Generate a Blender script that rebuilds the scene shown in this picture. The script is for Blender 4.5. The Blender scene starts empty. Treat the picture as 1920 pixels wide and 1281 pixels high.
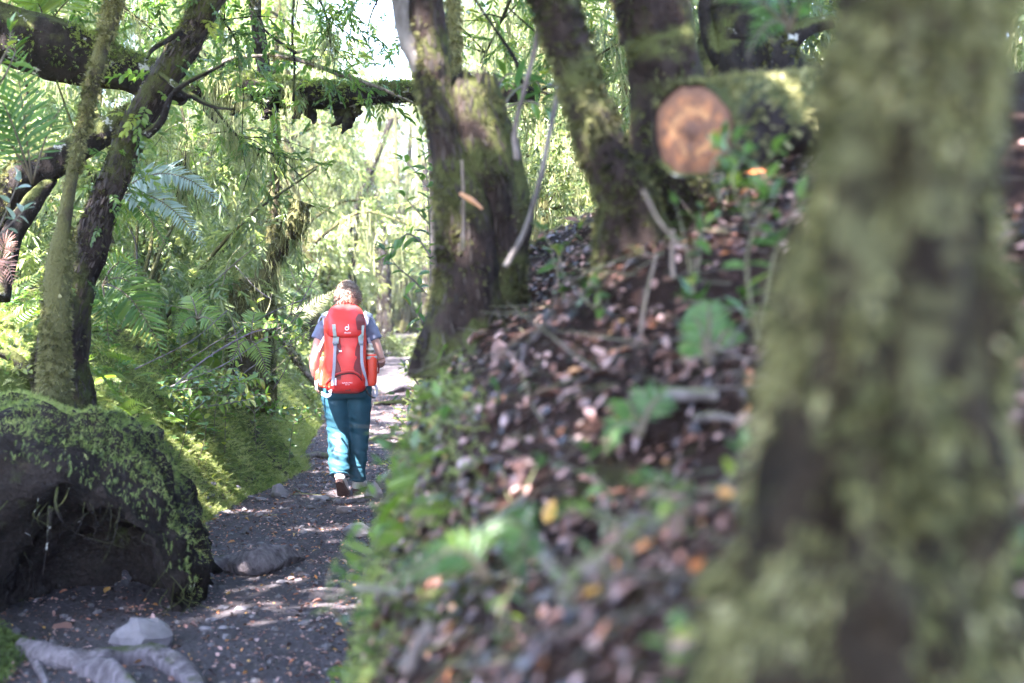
import bpy, math, random
import numpy as np
from mathutils import Vector, Matrix

S = bpy.context.scene
C = S.collection
R = math.radians
rng = np.random.default_rng(11)
random.seed(11)

# ------------------------------------------------------------------ camera
EYE = 1.55
FPX = 1920 * 50 / 36
PITCH = math.atan(85.5 / FPX)
cam = bpy.data.objects.new("camera", bpy.data.cameras.new("camera"))
C.objects.link(cam)
cam.location = (0, 0, EYE)
cam.rotation_euler = (math.pi / 2 - PITCH, 0, 0)
cam.data.lens = 50
cam.data.sensor_width = 36
cam.data.clip_start = 0.05
cam.data.clip_end = 600
cam.data.dof.use_dof = True
cam.data.dof.focus_distance = 10.9
cam.data.dof.aperture_fstop = 1.9
S.camera = cam

# ------------------------------------------------------------------ light
SUN = np.array([0.29, 0.47, -0.84]); SUN /= np.linalg.norm(SUN)
w = bpy.data.worlds.new("World"); S.world = w; w.use_nodes = True
nt = w.node_tree
sky = nt.nodes.new("ShaderNodeTexSky"); sky.sky_type = 'NISHITA'; sky.sun_disc = False
sky.sun_elevation = math.asin(-SUN[2]); sky.sun_rotation = math.atan2(-SUN[0], -SUN[1])
sky.air_density = 1.0; sky.dust_density = 1.5; sky.ozone_density = 1.0
bg = nt.nodes["Background"]; bg.inputs[1].default_value = 0.15
nt.links.new(sky.outputs[0], bg.inputs[0])
sl = bpy.data.lights.new("sun", 'SUN'); sl.energy = 5.0; sl.angle = R(0.53); sl.color = (1.0, 0.95, 0.86)
so = bpy.data.objects.new("sun", sl); C.objects.link(so)
so.rotation_euler = Vector(SUN).to_track_quat('-Z', 'Y').to_euler()
S.view_settings.view_transform = 'Standard'; S.view_settings.look = 'None'
S.view_settings.exposure = 4.22; S.view_settings.gamma = 1.0
S.view_settings.use_curve_mapping = False
S.view_settings.use_white_balance = True
S.view_settings.white_balance_temperature = 6150
S.view_settings.white_balance_tint = 24
cy = S.cycles
cy.max_bounces = 7; cy.diffuse_bounces = 3; cy.glossy_bounces = 2; cy.transmission_bounces = 4; cy.transparent_max_bounces = 4
cy.use_denoising = True; cy.caustics_reflective = False; cy.caustics_refractive = False
cy.sample_clamp_indirect = 6.0

# ------------------------------------------------------------------ helpers
def P(px, py, Y):
    """world point whose image is at pixel (px, py) of the 1920-wide photograph, at world depth Y"""
    d = np.array([(px - 960) / FPX, math.cos(PITCH), -math.sin(PITCH)]) + (640.5 - py) / FPX * np.array([0, math.sin(PITCH), math.cos(PITCH)])
    return np.array([0, 0, EYE]) + d * (Y / d[1])

def proj(V):
    V = np.asarray(V, float) - np.array([0, 0, EYE])
    dz = V[:, 1] * math.cos(PITCH) - V[:, 2] * math.sin(PITCH)
    u = V[:, 1] * math.sin(PITCH) + V[:, 2] * math.cos(PITCH)
    return 960 + V[:, 0] / dz * FPX, 640.5 - u / dz * FPX, dz

_tab = np.random.default_rng(5).uniform(-1, 1, 8192)
def vnoise(p, seed=0):
    p = np.asarray(p, float)
    i = np.floor(p).astype(np.int64); f = p - i; f = f * f * (3 - 2 * f)
    def h(a, b, c):
        k = ((i[:, 0] + a) * 73856093 + (i[:, 1] + b) * 19349663 + (i[:, 2] + c) * 83492791 + seed * 2654435761) & 0xffffffff
        k = ((k ^ (k >> 15)) * 0x2c1b3c6d) & 0xffffffff; k = ((k ^ (k >> 12)) * 0x297a2d39) & 0xffffffff
        return _tab[(k ^ (k >> 15)) & 8191]
    x0 = h(0,0,0) * (1 - f[:,0]) + h(1,0,0) * f[:,0]; x1 = h(0,1,0) * (1 - f[:,0]) + h(1,1,0) * f[:,0]
    x2 = h(0,0,1) * (1 - f[:,0]) + h(1,0,1) * f[:,0]; x3 = h(0,1,1) * (1 - f[:,0]) + h(1,1,1) * f[:,0]
    y0 = x0 * (1 - f[:,1]) + x1 * f[:,1]; y1 = x2 * (1 - f[:,1]) + x3 * f[:,1]
    return y0 * (1 - f[:,2]) + y1 * f[:,2]
def fbm(p, octaves=4, seed=0):
    p = np.asarray(p, float); s = 0; a = 1; t = 0
    for k in range(octaves):
        s = s + a * vnoise(p * 2 ** k + 17.3 * k, seed + k); t += a; a *= 0.5
    return s / t

def mk_mesh(name, V, faces, tint=None, smooth=True):
    """faces: list of (n,k) int arrays"""
    if isinstance(faces, np.ndarray): faces = [faces]
    V = np.asarray(V, np.float32)
    me = bpy.data.meshes.new(name)
    me.vertices.add(len(V)); me.vertices.foreach_set("co", V.ravel())
    tot = np.concatenate([np.full(len(f), f.shape[1], np.int32) for f in faces])
    idx = np.concatenate([np.asarray(f, np.int32).ravel() for f in faces])
    me.loops.add(len(idx)); me.loops.foreach_set("vertex_index", idx)
    me.polygons.add(len(tot))
    st = np.zeros(len(tot), np.int32); st[1:] = np.cumsum(tot)[:-1]
    me.polygons.foreach_set("loop_start", st); me.polygons.foreach_set("loop_total", tot)
    me.polygons.foreach_set("use_smooth", np.full(len(tot), smooth))
    if tint is not None:
        a = me.attributes.new("tint", 'FLOAT', 'POINT'); a.data.foreach_set("value", np.asarray(tint, np.float32))
    me.update(calc_edges=True)
    return me

def link(name, me, mat=None, parent=None, kind=None):
    o = bpy.data.objects.new(name, me); C.objects.link(o)
    if mat is not None and not me.materials: me.materials.append(mat)
    if parent is not None: o.parent = parent
    if kind: o["kind"] = kind
    return o
def tag(o, label, cat, group=None):
    o["label"] = label; o["category"] = cat
    if group: o["group"] = group
    return o
def thing(name, label, cat, loc=(0, 0, 0), group=None, rz=0):
    o = bpy.data.objects.new(name, None); C.objects.link(o)
    o.empty_display_size = 0.1
    o.location = tuple(float(v) for v in loc); o.rotation_euler = (0, 0, rz)
    return tag(o, label, cat, group)
_kids = {}
def copy_tree(o, kids, parent=None):
    c = o.copy(); C.objects.link(c); c.parent = parent
    for k, sub in kids: copy_tree(k, sub, c)
    return c
def kid_tree(o):
    return [(k, kid_tree(k)) for k in o.children]

def grid_faces(nu, nv, wrap=False):
    a = np.arange(nu - 1)[:, None]; b = np.arange(nv if wrap else nv - 1)[None, :]
    b2 = (b + 1) % nv
    return np.stack([a * nv + b, a * nv + b2, (a + 1) * nv + b2, (a + 1) * nv + b], -1).reshape(-1, 4)

def spline(pts, n):
    pts = np.asarray(pts, float)
    if len(pts) == 2:
        t = np.linspace(0, 1, n)[:, None]; return pts[0] * (1 - t) + pts[1] * t
    q = np.vstack([2 * pts[0] - pts[1], pts, 2 * pts[-1] - pts[-2]])
    t = np.linspace(0, len(pts) - 1 - 1e-6, n); k = t.astype(int); f = (t - k)[:, None]
    a, b, c, d = q[k], q[k + 1], q[k + 2], q[k + 3]
    return 0.5 * (2 * b + (c - a) * f + (2 * a - 5 * b + 4 * c - d) * f ** 2 + (3 * b - a - 3 * c + d) * f ** 3)

def tube(pts, radii, seg=12, n=None, amp=0.0, freq=6.0, seed=0, caps=True, ridge=0.0, stretch=3.0):
    """noisy tapering tube; returns V, [faces], normals (of the side vertices)"""
    pts = np.asarray(pts, float)
    if pts.shape[1] == 4: radii = pts[:, 3]; pts = pts[:, :3]
    L = np.linalg.norm(np.diff(pts, axis=0), axis=1).sum()
    n = n or max(4, int(L / 0.06))
    c = spline(pts, n)
    r = np.interp(np.linspace(0, 1, n), np.linspace(0, 1, len(radii)), radii)
    T = np.gradient(c, axis=0); T /= np.linalg.norm(T, axis=1)[:, None] + 1e-12
    ref = np.array([0.0, 1, 0]) if abs(T[0, 1]) < 0.8 else np.array([1.0, 0, 0])
    U = np.zeros_like(c); u = ref - T[0] * ref.dot(T[0]); u /= np.linalg.norm(u); U[0] = u
    for i in range(1, n):
        u = U[i - 1] - T[i] * U[i - 1].dot(T[i]); U[i] = u / (np.linalg.norm(u) + 1e-12)
    W = np.cross(T, U)
    th = np.linspace(0, 2 * math.pi, seg, endpoint=False)
    dirs = U[:, None, :] * np.cos(th)[None, :, None] + W[:, None, :] * np.sin(th)[None, :, None]
    s = np.linspace(0, L, n)
    rr = np.repeat(r[:, None], seg, 1)
    if amp or ridge:
        q = np.stack([np.cos(th)[None] * rr * freq * 1.0 + 0 * s[:, None], np.sin(th)[None] * rr * freq + 0 * s[:, None], (s[:, None] * freq / stretch) + 0 * rr], -1).reshape(-1, 3)
        nz = fbm(q, 4, seed).reshape(n, seg)
        rr = rr * (1 + amp * nz * 1.6)
        if ridge:
            q2 = np.stack([np.cos(th)[None] * 3.0 + 0 * s[:, None], np.sin(th)[None] * 3.0 + 0 * s[:, None], s[:, None] * 1.2 + 0 * rr], -1).reshape(-1, 3)
            rr = rr * (1 + ridge * (np.abs(vnoise(q2, seed + 9)).reshape(n, seg) - 0.3))
    V = c[:, None, :] + dirs * rr[..., None]
    F = [grid_faces(n, seg, True)]
    Vs = V.reshape(-1, 3); N = dirs.reshape(-1, 3)
    if caps:
        k = len(Vs); Vs = np.vstack([Vs, c[:1], c[-1:]])
        a = np.arange(seg); b = (a + 1) % seg
        F.append(np.stack([np.full(seg, k), b, a], -1)); o = (n - 1) * seg
        F.append(np.stack([np.full(seg, k + 1), o + a, o + b], -1))
    return Vs, F, N

def merge(parts):
    """[(V, [F..], tint or None)] -> V, F, tint"""
    Vs, Fs, Ts, o = [], [], [], 0
    for p in parts:
        V, F = p[0], p[1]; t = p[2] if len(p) > 2 and p[2] is not None else 0.5
        if isinstance(F, np.ndarray): F = [F]
        Vs.append(V); Fs += [f + o for f in F]; o += len(V)
        Ts.append(np.full(len(V), t) if np.isscalar(t) else t)
    d = {}
    for f in Fs: d.setdefault(f.shape[1], []).append(f)
    return np.vstack(Vs), [np.vstack(v) for v in d.values()], np.concatenate(Ts)

def scatter(tmpls, M, L, pick=None, tint=None):
    """place template (V, F) copies: M (n,3,3), L (n,3)"""
    n = len(L); pick = np.zeros(n, int) if pick is None else pick
    tint = np.full(n, 0.5) if tint is None else tint
    out = []
    for k, tm in enumerate(tmpls):
        V, F = tm[0], tm[1]
        if isinstance(F, np.ndarray): F = [F]
        m = pick == k
        if not m.any(): continue
        W = np.einsum('nij,vj->nvi', M[m], V) + L[m][:, None, :]
        nn = m.sum(); nv = len(V)
        off = (np.arange(nn) * nv)[:, None, None]
        FF = [(f[None] + off).reshape(-1, f.shape[1]) for f in F]
        tt = np.repeat(tint[m], nv)
        if len(tm) > 2: tt = np.clip(tt + np.tile(tm[2], nn), 0, 1)
        out.append((W.reshape(-1, 3), FF, tt))
    return merge(out)

def frame(Z, spin, g=rng):
    """(n,3,3) rotation matrices with third axis Z, random spin"""
    Z = Z / (np.linalg.norm(Z, axis=1)[:, None] + 1e-9)
    a = np.where(np.abs(Z[:, 2:3]) < 0.9, np.array([[0, 0, 1.0]]), np.array([[1.0, 0, 0]]))
    X = np.cross(a, Z); X /= np.linalg.norm(X, axis=1)[:, None]
    Y = np.cross(Z, X)
    c, s = np.cos(spin)[:, None], np.sin(spin)[:, None]
    return np.stack([X * c + Y * s, -X * s + Y * c, Z], -1)
def look(X, up):
    """(n,3,3) with first axis along X and third axis near up"""
    X = X / (np.linalg.norm(X, axis=1)[:, None] + 1e-9)
    Y = np.cross(up, X); Y /= np.linalg.norm(Y, axis=1)[:, None] + 1e-9
    return np.stack([X, Y, np.cross(X, Y)], -1)
def rdir(n, g=rng):
    v = g.normal(size=(n, 3)); return v / np.linalg.norm(v, axis=1)[:, None]

# ------------------------------------------------------------------ materials
def mat(name):
    m = bpy.data.materials.new(name); m.use_nodes = True
    t = m.node_tree; b = t.nodes["Principled BSDF"]
    return m, t, b
def ramp(t, stops, fac):
    r = t.nodes.new("ShaderNodeValToRGB"); e = r.color_ramp.elements
    while len(e) < len(stops): e.new(0.5)
    for k, (p, c) in enumerate(stops):
        e[k].position = p; e[k].color = (*c, 1)
    t.links.new(fac, r.inputs[0]); return r.outputs[0]
def tex(t, scale, detail=6, rough=0.6, sc3=None, kind='noise'):
    tc = t.nodes.new("ShaderNodeTexCoord"); v = tc.outputs["Object"]
    if sc3:
        mp = t.nodes.new("ShaderNodeMapping"); mp.inputs["Scale"].default_value = sc3
        t.links.new(v, mp.inputs[0]); v = mp.outputs[0]
    n = t.nodes.new("ShaderNodeTexNoise" if kind == 'noise' else "ShaderNodeTexVoronoi")
    n.inputs["Scale"].default_value = scale
    if kind == 'noise':
        n.inputs["Detail"].default_value = detail; n.inputs["Roughness"].default_value = rough
        t.links.new(v, n.inputs["Vector"]); return n.outputs["Fac"]
    t.links.new(v, n.inputs["Vector"]); return n
def mixc(t, fac, a, b):
    m = t.nodes.new("ShaderNodeMix"); m.data_type = 'RGBA'
    if isinstance(fac, (int, float)): m.inputs[0].default_value = fac
    else: t.links.new(fac, m.inputs[0])
    for s, k in ((a, 6), (b, 7)):
        if isinstance(s, tuple): m.inputs[k].default_value = (*s, 1)
        else: t.links.new(s, m.inputs[k])
    return m.outputs[2]
def bump(t, b, h, strength=0.5, dist=0.02):
    n = t.nodes.new("ShaderNodeBump"); n.inputs["Strength"].default_value = strength; n.inputs["Distance"].default_value = dist
    t.links.new(h, n.inputs["Height"]); t.links.new(n.outputs[0], b.inputs["Normal"])
def maprange(t, v, a, b, c=0.0, d=1.0):
    m = t.nodes.new("ShaderNodeMapRange"); t.links.new(v, m.inputs[0])
    for k, x in enumerate((a, b, c, d)): m.inputs[k + 1].default_value = x
    return m.outputs[0]
def mathn(t, op, a, b):
    m = t.nodes.new("ShaderNodeMath"); m.operation = op
    for k, s in enumerate((a, b)):
        if isinstance(s, (int, float)): m.inputs[k].default_value = s
        else: t.links.new(s, m.inputs[k])
    return m.outputs[0]

def leaf_mat(name, stops, rough=0.4, trans=0.4, tgain=(1.5, 1.6, 0.7), spec=0.5):
    m, t, b = mat(name)
    a = t.nodes.new("ShaderNodeAttribute"); a.attribute_name = "tint"
    oi = t.nodes.new("ShaderNodeObjectInfo")
    f = mathn(t, 'ADD', a.outputs["Fac"], mathn(t, 'MULTIPLY', mathn(t, 'SUBTRACT', oi.outputs["Random"], 0.5), 0.25))
    col = ramp(t, stops, f)
    nz = tex(t, 60, 3)
    col = mixc(t, mathn(t, 'MULTIPLY', maprange(t, nz, 0.45, 0.75), 0.35), col, mixc(t, 0.6, col, (0.03, 0.03, 0.012)))
    t.links.new(col, b.inputs["Base Color"]); b.inputs["Roughness"].default_value = rough
    b.inputs["Specular IOR Level"].default_value = spec
    if trans:
        tr = t.nodes.new("ShaderNodeBsdfTranslucent")
        g = t.nodes.new("ShaderNodeMix"); g.data_type = 'RGBA'; g.blend_type = 'MULTIPLY'; g.inputs[0].default_value = 1
        t.links.new(col, g.inputs[6]); g.inputs[7].default_value = (*tgain, 1)
        t.links.new(g.outputs[2], tr.inputs[0])
        mx = t.nodes.new("ShaderNodeMixShader"); mx.inputs[0].default_value = trans
        t.links.new(b.outputs[0], mx.inputs[1]); t.links.new(tr.outputs[0], mx.inputs[2])
        t.links.new(mx.outputs[0], t.nodes["Material Output"].inputs[0])
    return m
def bark_mat(name, dark, light, moss, moss_amt=0.5, bs=0.9, scale=14, sc3=(1, 1, 0.35), lichen=0.0):
    m, t, b = mat(name)
    n1 = tex(t, scale, 8, 0.65, sc3); n2 = tex(t, 3.2, 5, 0.6); n3 = tex(t, 70, 3)
    col = ramp(t, [(0.3, dark), (0.7, light)], n1)
    geo = t.nodes.new("ShaderNodeNewGeometry"); sx = t.nodes.new("ShaderNodeSeparateXYZ"); t.links.new(geo.outputs["Normal"], sx.inputs[0])
    up = mathn(t, 'MULTIPLY', sx.outputs[2], 0.22)
    mk = maprange(t, mathn(t, 'ADD', n2, up), 0.62 - moss_amt * 0.32, 0.72 - moss_amt * 0.32)
    mcol = mixc(t, n3, tuple(c * 0.45 for c in moss), tuple(c * 1.5 for c in moss))
    col = mixc(t, mk, col, mcol)
    if lichen:
        l = maprange(t, tex(t, 9, 4), 0.66 - lichen * .1, 0.70 - lichen * .1)
        col = mixc(t, l, col, (0.30, 0.31, 0.27))
    t.links.new(col, b.inputs["Base Color"]); b.inputs["Roughness"].default_value = 0.85
    b.inputs["Specular IOR Level"].default_value = 0.06
    h = mathn(t, 'ADD', n1, mathn(t, 'MULTIPLY', n3, 0.5))
    bump(t, b, h, bs, 0.03)
    return m
def plain(name, col, rough=0.6, var=0.15, scale=20, bs=0.2, metal=0.0, spec=0.5, weave=0):
    m, t, b = mat(name)
    n = tex(t, scale, 5)
    t.links.new(ramp(t, [(0.3, tuple(c * (1 - var) for c in col)), (0.7, tuple(min(1, c * (1 + var)) for c in col))], n), b.inputs["Base Color"])
    b.inputs["Roughness"].default_value = rough; b.inputs["Metallic"].default_value = metal; b.inputs["Specular IOR Level"].default_value = spec
    h = n
    if weave:
        h = mathn(t, 'ADD', mathn(t, 'MULTIPLY', n, 0.6), mathn(t, 'MULTIPLY', tex(t, weave, 2), 0.5))
    if bs: bump(t, b, h, bs, 0.01)
    return m

M = {}
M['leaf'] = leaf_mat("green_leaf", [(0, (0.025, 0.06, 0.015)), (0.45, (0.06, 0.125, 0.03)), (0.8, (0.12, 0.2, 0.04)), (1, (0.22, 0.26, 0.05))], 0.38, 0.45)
M['leaf_gloss'] = leaf_mat("glossy_leaf", [(0, (0.03, 0.075, 0.03)), (0.5, (0.06, 0.14, 0.04)), (0.85, (0.13, 0.23, 0.05)), (1, (0.30, 0.34, 0.06))], 0.27, 0.4, spec=0.7)
M['leaf_far'] = leaf_mat("sunlit_forest_leaf", [(0, (0.05, 0.085, 0.035)), (0.45, (0.125, 0.18, 0.065)), (0.8, (0.23, 0.275, 0.095)), (1, (0.34, 0.36, 0.13))], 0.38, 0.5, (1.35, 1.35, 0.85), 0.6)  # far leaves paler: the background's sunlit glow is put into the colour
M['fern'] = leaf_mat("fern_leaf", [(0, (0.03, 0.08, 0.02)), (0.5, (0.07, 0.15, 0.03)), (1, (0.16, 0.24, 0.04))], 0.38, 0.45)
M['fern_blue'] = leaf_mat("pale_fern_leaf", [(0, (0.14, 0.2, 0.17)), (0.5, (0.23, 0.31, 0.27)), (1, (0.33, 0.4, 0.35))], 0.3, 0.35, (1.1, 1.3, 0.9), 0.8)
M['moss'] = leaf_mat("feather_moss", [(0, (0.025, 0.042, 0.014)), (0.35, (0.115, 0.17, 0.05)), (0.7, (0.225, 0.29, 0.085)), (1, (0.35, 0.38, 0.15))], 0.7, 0.35, (1.3, 1.3, 0.6), 0.2)
M['moss_olive'] = leaf_mat("trunk_moss", [(0, (0.015, 0.015, 0.007)), (0.4, (0.075, 0.08, 0.03)), (0.75, (0.18, 0.18, 0.075)), (1, (0.32, 0.31, 0.16))], 0.8, 0.3, (1.2, 1.2, 0.7), 0.15)
M['lichen'] = leaf_mat("hanging_lichen", [(0, (0.14, 0.16, 0.07)), (0.5, (0.23, 0.25, 0.12)), (1, (0.35, 0.36, 0.2))], 0.8, 0.45, (1.1, 1.15, 0.8), 0.1)
M['dead'] = leaf_mat("fallen_leaf", [(0, (0.006, 0.004, 0.003)), (0.3, (0.05, 0.021, 0.014)), (0.53, (0.135, 0.064, 0.046)), (0.75, (0.40, 0.26, 0.225)), (0.87, (0.38, 0.12, 0.035)), (1, (0.45, 0.27, 0.06))], 0.4, 0.12, (1.2, 1, 0.7), 0.5)
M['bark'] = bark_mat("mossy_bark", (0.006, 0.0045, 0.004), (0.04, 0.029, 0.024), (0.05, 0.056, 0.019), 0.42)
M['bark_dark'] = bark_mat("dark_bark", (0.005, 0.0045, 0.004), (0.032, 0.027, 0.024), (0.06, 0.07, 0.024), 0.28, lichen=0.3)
M['bark_moss'] = bark_mat("moss_covered_bark", (0.02, 0.018, 0.012), (0.07, 0.06, 0.038), (0.085, 0.085, 0.034), 0.75, 1.0, 10)
M['pole'] = bark_mat("dry_pole", (.1, .08, .06), (.26, .21, .17), (.1, .1, .05), .1)
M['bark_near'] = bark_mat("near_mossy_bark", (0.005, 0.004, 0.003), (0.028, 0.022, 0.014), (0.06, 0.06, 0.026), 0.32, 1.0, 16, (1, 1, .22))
M['bark_grey'] = bark_mat("pale_grey_bark", (0.05, 0.045, 0.04), (0.19, 0.175, 0.16), (0.12, 0.13, 0.06), 0.05, 0.5, 18)
M['root'] = bark_mat("bare_root", (0.05, 0.044, 0.045), (0.22, 0.195, 0.2), (0.06, 0.07, 0.03), -0.3, 0.9, 20)
M['twig'] = bark_mat("twig_bark", (0.05, 0.042, 0.036), (0.2, 0.17, 0.15), (0.1, 0.11, 0.05), 0.2, 0.5, 24)
M['stem'] = plain("green_stem", (0.09, 0.085, 0.04), 0.6)
M['rachis'] = plain("fern_rachis", (0.06, 0.045, 0.02), 0.6)

def soil(name, stops, moss=None, pebble=True):
    m, t, b = mat(name)
    n1 = tex(t, 2.2, 8, 0.7); n2 = tex(t, 45, 6, 0.7); v = tex(t, 38, kind='vor')
    col = ramp(t, stops, mathn(t, 'ADD', mathn(t, 'MULTIPLY', n1, 0.5), mathn(t, 'MULTIPLY', n2, 0.5)))
    if pebble:
        col = mixc(t, maprange(t, n2, 0.6, 0.75, 0, 0.35), col, (0.15, 0.138, 0.142))
    if moss:
        mk = maprange(t, tex(t, 2.6, 6, 0.7), moss[3], moss[3] + 0.12)
        col = mixc(t, mk, col, mixc(t, tex(t, 50, 4), tuple(c * .4 for c in moss[:3]), tuple(c * 1.6 for c in moss[:3])))
    t.links.new(col, b.inputs["Base Color"]); b.inputs["Roughness"].default_value = 0.85; b.inputs["Specular IOR Level"].default_value = 0.08
    h = mathn(t, 'ADD', n2, mathn(t, 'MULTIPLY', v.outputs["Distance"], 0.6))
    bump(t, b, h, 0.9, 0.025)
    return m
M['path'] = soil("dark_path_soil", [(0.3, (0.035, 0.031, 0.032)), (0.55, (0.075, 0.068, 0.07)), (0.75, (0.13, 0.12, 0.125))])
M['humus'] = soil("bank_humus", [(0.3, (0.006, 0.004, 0.003)), (0.7, (0.036, 0.02, 0.014))], (0.035, 0.042, 0.012, 0.56))
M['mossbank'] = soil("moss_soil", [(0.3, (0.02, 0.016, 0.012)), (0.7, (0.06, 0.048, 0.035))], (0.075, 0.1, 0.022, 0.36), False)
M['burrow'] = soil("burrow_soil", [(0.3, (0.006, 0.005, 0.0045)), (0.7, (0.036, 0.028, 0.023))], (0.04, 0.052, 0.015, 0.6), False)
M['stone'] = plain("path_stone", (0.085, 0.079, 0.08), 0.75, 0.35, 9, 0.5)

# ------------------------------------------------------------------ terrain
def xl(Y):
    return np.interp(Y, [-3, 3, 5.5, 6.3, 6.7, 7.7, 8.3, 10, 11.5, 12.6, 14, 17, 22, 30, 45, 120],
                     [-2.3, -2.25, -2.05, -2.15, -2.7, -2.7, -2.08, -2.12, -1.98, -1.85, -2.1, -2.3, -2.75, -3.4, -4.0, -6])
def xr(Y):
    return np.interp(Y, [-3, 1.4, 3, 4, 5, 6, 7, 9, 12, 16, 20, 25, 35, 50, 120],
                     [-.32, -.32, -.47, -.54, -.6, -.61, -.6, -.62, -.76, -1.0, -1.3, -1.65, -2.25, -3.0, -4.5])
def ground(X, Y, fine=True):
    X = np.asarray(X, float); Y = np.asarray(Y, float)
    X, Y = np.broadcast_arrays(X, Y); X = X.ravel(); Y = Y.ravel()
    dl = xl(Y) - X; dr = X - xr(Y)
    HL = np.interp(Y, [0, 5.5, 6.3, 6.8, 9, 14, 20, 30, 60], [.35, .4, .5, .95, 1.0, 1.0, .7, .6, .5])
    HR = np.interp(Y, [-3, 0, 1.2, 2.2, 3, 4, 5, 6, 7, 8, 10, 14, 20, 40], [.2, .4, .8, 1.0, 1.06, 1.31, 1.4, 1.5, 1.5, 1.35, 1.15, .9, .7, .5])
    L = np.maximum(dl, 0); Rr = np.maximum(dr, 0)
    p = np.stack([X, Y, 0 * X], -1)
    big = fbm(p * 0.9, 3, 3)
    zl = HL * 1.2 * (1 - np.exp(-(L / .66) ** 1.25)) + np.minimum(L, 5) * .2 + np.maximum(L - 5, 0) * .12
    zr = HR * (1 - np.exp(-Rr / .2)) + np.minimum(Rr, 4) * .34 + np.maximum(Rr - 4, 0) * .1
    base = np.interp(Y, [-3, 14, 26, 45, 120], [0, 0, .2, .3, 1.0])
    edge = 1 - np.exp(-np.maximum(L, Rr) / .35)
    big = fbm(np.stack([X, Y, zl + zr], -1) * 1.1, 3, 3)
    z = base + zl + zr + big * (.035 + .24 * edge)
    if fine:
        p = np.stack([X, Y, z * 1.15], -1)
        z = z + fbm(p * 3.5, 3, 8) * (.02 + .06 * edge) + fbm(p * 11, 3, 21) * (.008 + .016 * edge)
    return z
ys = np.concatenate([np.arange(-3, 1, .25), np.arange(1, 15, .05), np.arange(15, 24, .12), np.arange(24, 50, .5), np.linspace(50, 118, 25)])
dn = np.concatenate([np.arange(0, 1.6, .035), np.arange(1.6, 4, .1), np.geomspace(4, 75, 28)])
def sheet(name, X, mt, kind="structure"):
    Y = np.repeat(ys[:, None], X.shape[1], 1)
    V = np.stack([X, Y, ground(X, Y).reshape(X.shape)], -1).reshape(-1, 3)
    return link(name, mk_mesh(name, V, grid_faces(*X.shape)[:, ::-1] if X[0, 0] > X[0, -1] else grid_faces(*X.shape)), mt, None, kind)
sheet("mossy_bank", xl(ys)[:, None] - dn[None, ::-1], M['mossbank'])
tp = np.linspace(0, 1, 40)
sheet("path", xl(ys)[:, None] * (1 - tp) + xr(ys)[:, None] * tp, M['path'])
sheet("leaf_covered_bank", xr(ys)[:, None] + dn[None, :], M['humus'])
def G(x, y): return float(ground(x, y)[0])

# ------------------------------------------------------------------ templates
def leaf_t(w=0.42, fold=0.12, droop=0.15, base=0.0):
    """unit leaf along +X, normal +Z: two quads folded at the midrib"""
    V = np.array([[base, 0, 0], [.3, w * .46, fold * .8], [.68, w * .42, fold - droop * .4], [1, 0, -droop], [.68, -w * .42, fold - droop * .4], [.3, -w * .46, fold * .8]])
    return V, np.array([[0, 3, 2, 1], [0, 5, 4, 3]])
def leaf_fine(w=0.4, fold=0.08, droop=0.2, n=5, curl=0.0, teeth=0.0):
    t = np.linspace(0, 1, n + 1)
    wid = w * .5 * np.sin(np.pi * np.clip(t, 0.02, 1) ** .8) ** .8; wid[-1] = 0.004; wid[0] = 0.012
    z = -droop * t ** 2 + curl * np.sin(t * 5)
    if teeth: wid = wid * (1 + teeth * (np.arange(n + 1) % 2))
    V = np.stack([np.stack([t, wid, z + fold * wid / w * 2], -1), np.stack([t, 0 * t, z], -1), np.stack([t, -wid, z + fold * wid / w * 2], -1)], 1).reshape(-1, 3)
    return V, grid_faces(n + 1, 3)
def twig_t(n=13, length=1.0, leaf=0.3, w=.45, g=rng, drop=.25, fan=60):
    parts = []
    t = np.linspace(.08, 1, n)
    pos = np.stack([t * length, 0 * t, -drop * t ** 2 * length], -1)
    sgn = np.where(np.arange(n) % 2, 1, -1)
    ang = R(fan) * sgn * (1 - .6 * t) + g.normal(0, .2, n); ang[-1] = 0
    X = np.stack([np.cos(ang), np.sin(ang), g.normal(-.1, .25, n) - drop * t], -1)
    up = np.stack([g.normal(0, .3, n), g.normal(0, .3, n), np.ones(n)], -1)
    Mx = look(X, up) * (leaf * g.uniform(.7, 1.15, n))[:, None, None]
    parts.append(scatter([leaf_t(w)], Mx, pos, None, g.uniform(-.12, .12, n)))
    s = np.array([[0, 0, 0], [0, .012, 0], [0, 0, .012]]) * length
    e = pos[-1] + s * .3
    parts.append((np.vstack([s, e]), np.array([[0, 1, 4, 3], [1, 2, 5, 4], [2, 0, 3, 5]]), -.15))
    V, F, T = merge(parts)
    return V, F, T
TW_FINE = [twig_t(14, 1, .26, .5) for _ in range(3)]
TW_LITE = [twig_t(8, 1, .33, .48) for _ in range(3)]
TW_BROAD = [twig_t(9, 1, .42, .42) for _ in range(3)]
TW_NARROW = [twig_t(15, 1, .34, .26, fan=50) for _ in range(3)]
def sprig_t(n=4, g=rng):
    """feather moss frond along +X"""
    V, F = [], []
    V += [[0, -.03, 0], [0, .03, 0], [1, 0, -.12]]; F.append([0, 1, 2])
    for k in range(n):
        t = .15 + .72 * k / n; l = .27 * (1 - .55 * t)
        for s in (1, -1):
            b = len(V); z = -.12 * t * t
            V += [[t - .035, 0, z], [t + .04, 0, z], [t + l * .75, s * l, z + .05]]; F.append([b, b + 1, b + 2])
    return np.array(V, float), np.array(F)
SPRIG = [sprig_t()]
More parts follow.
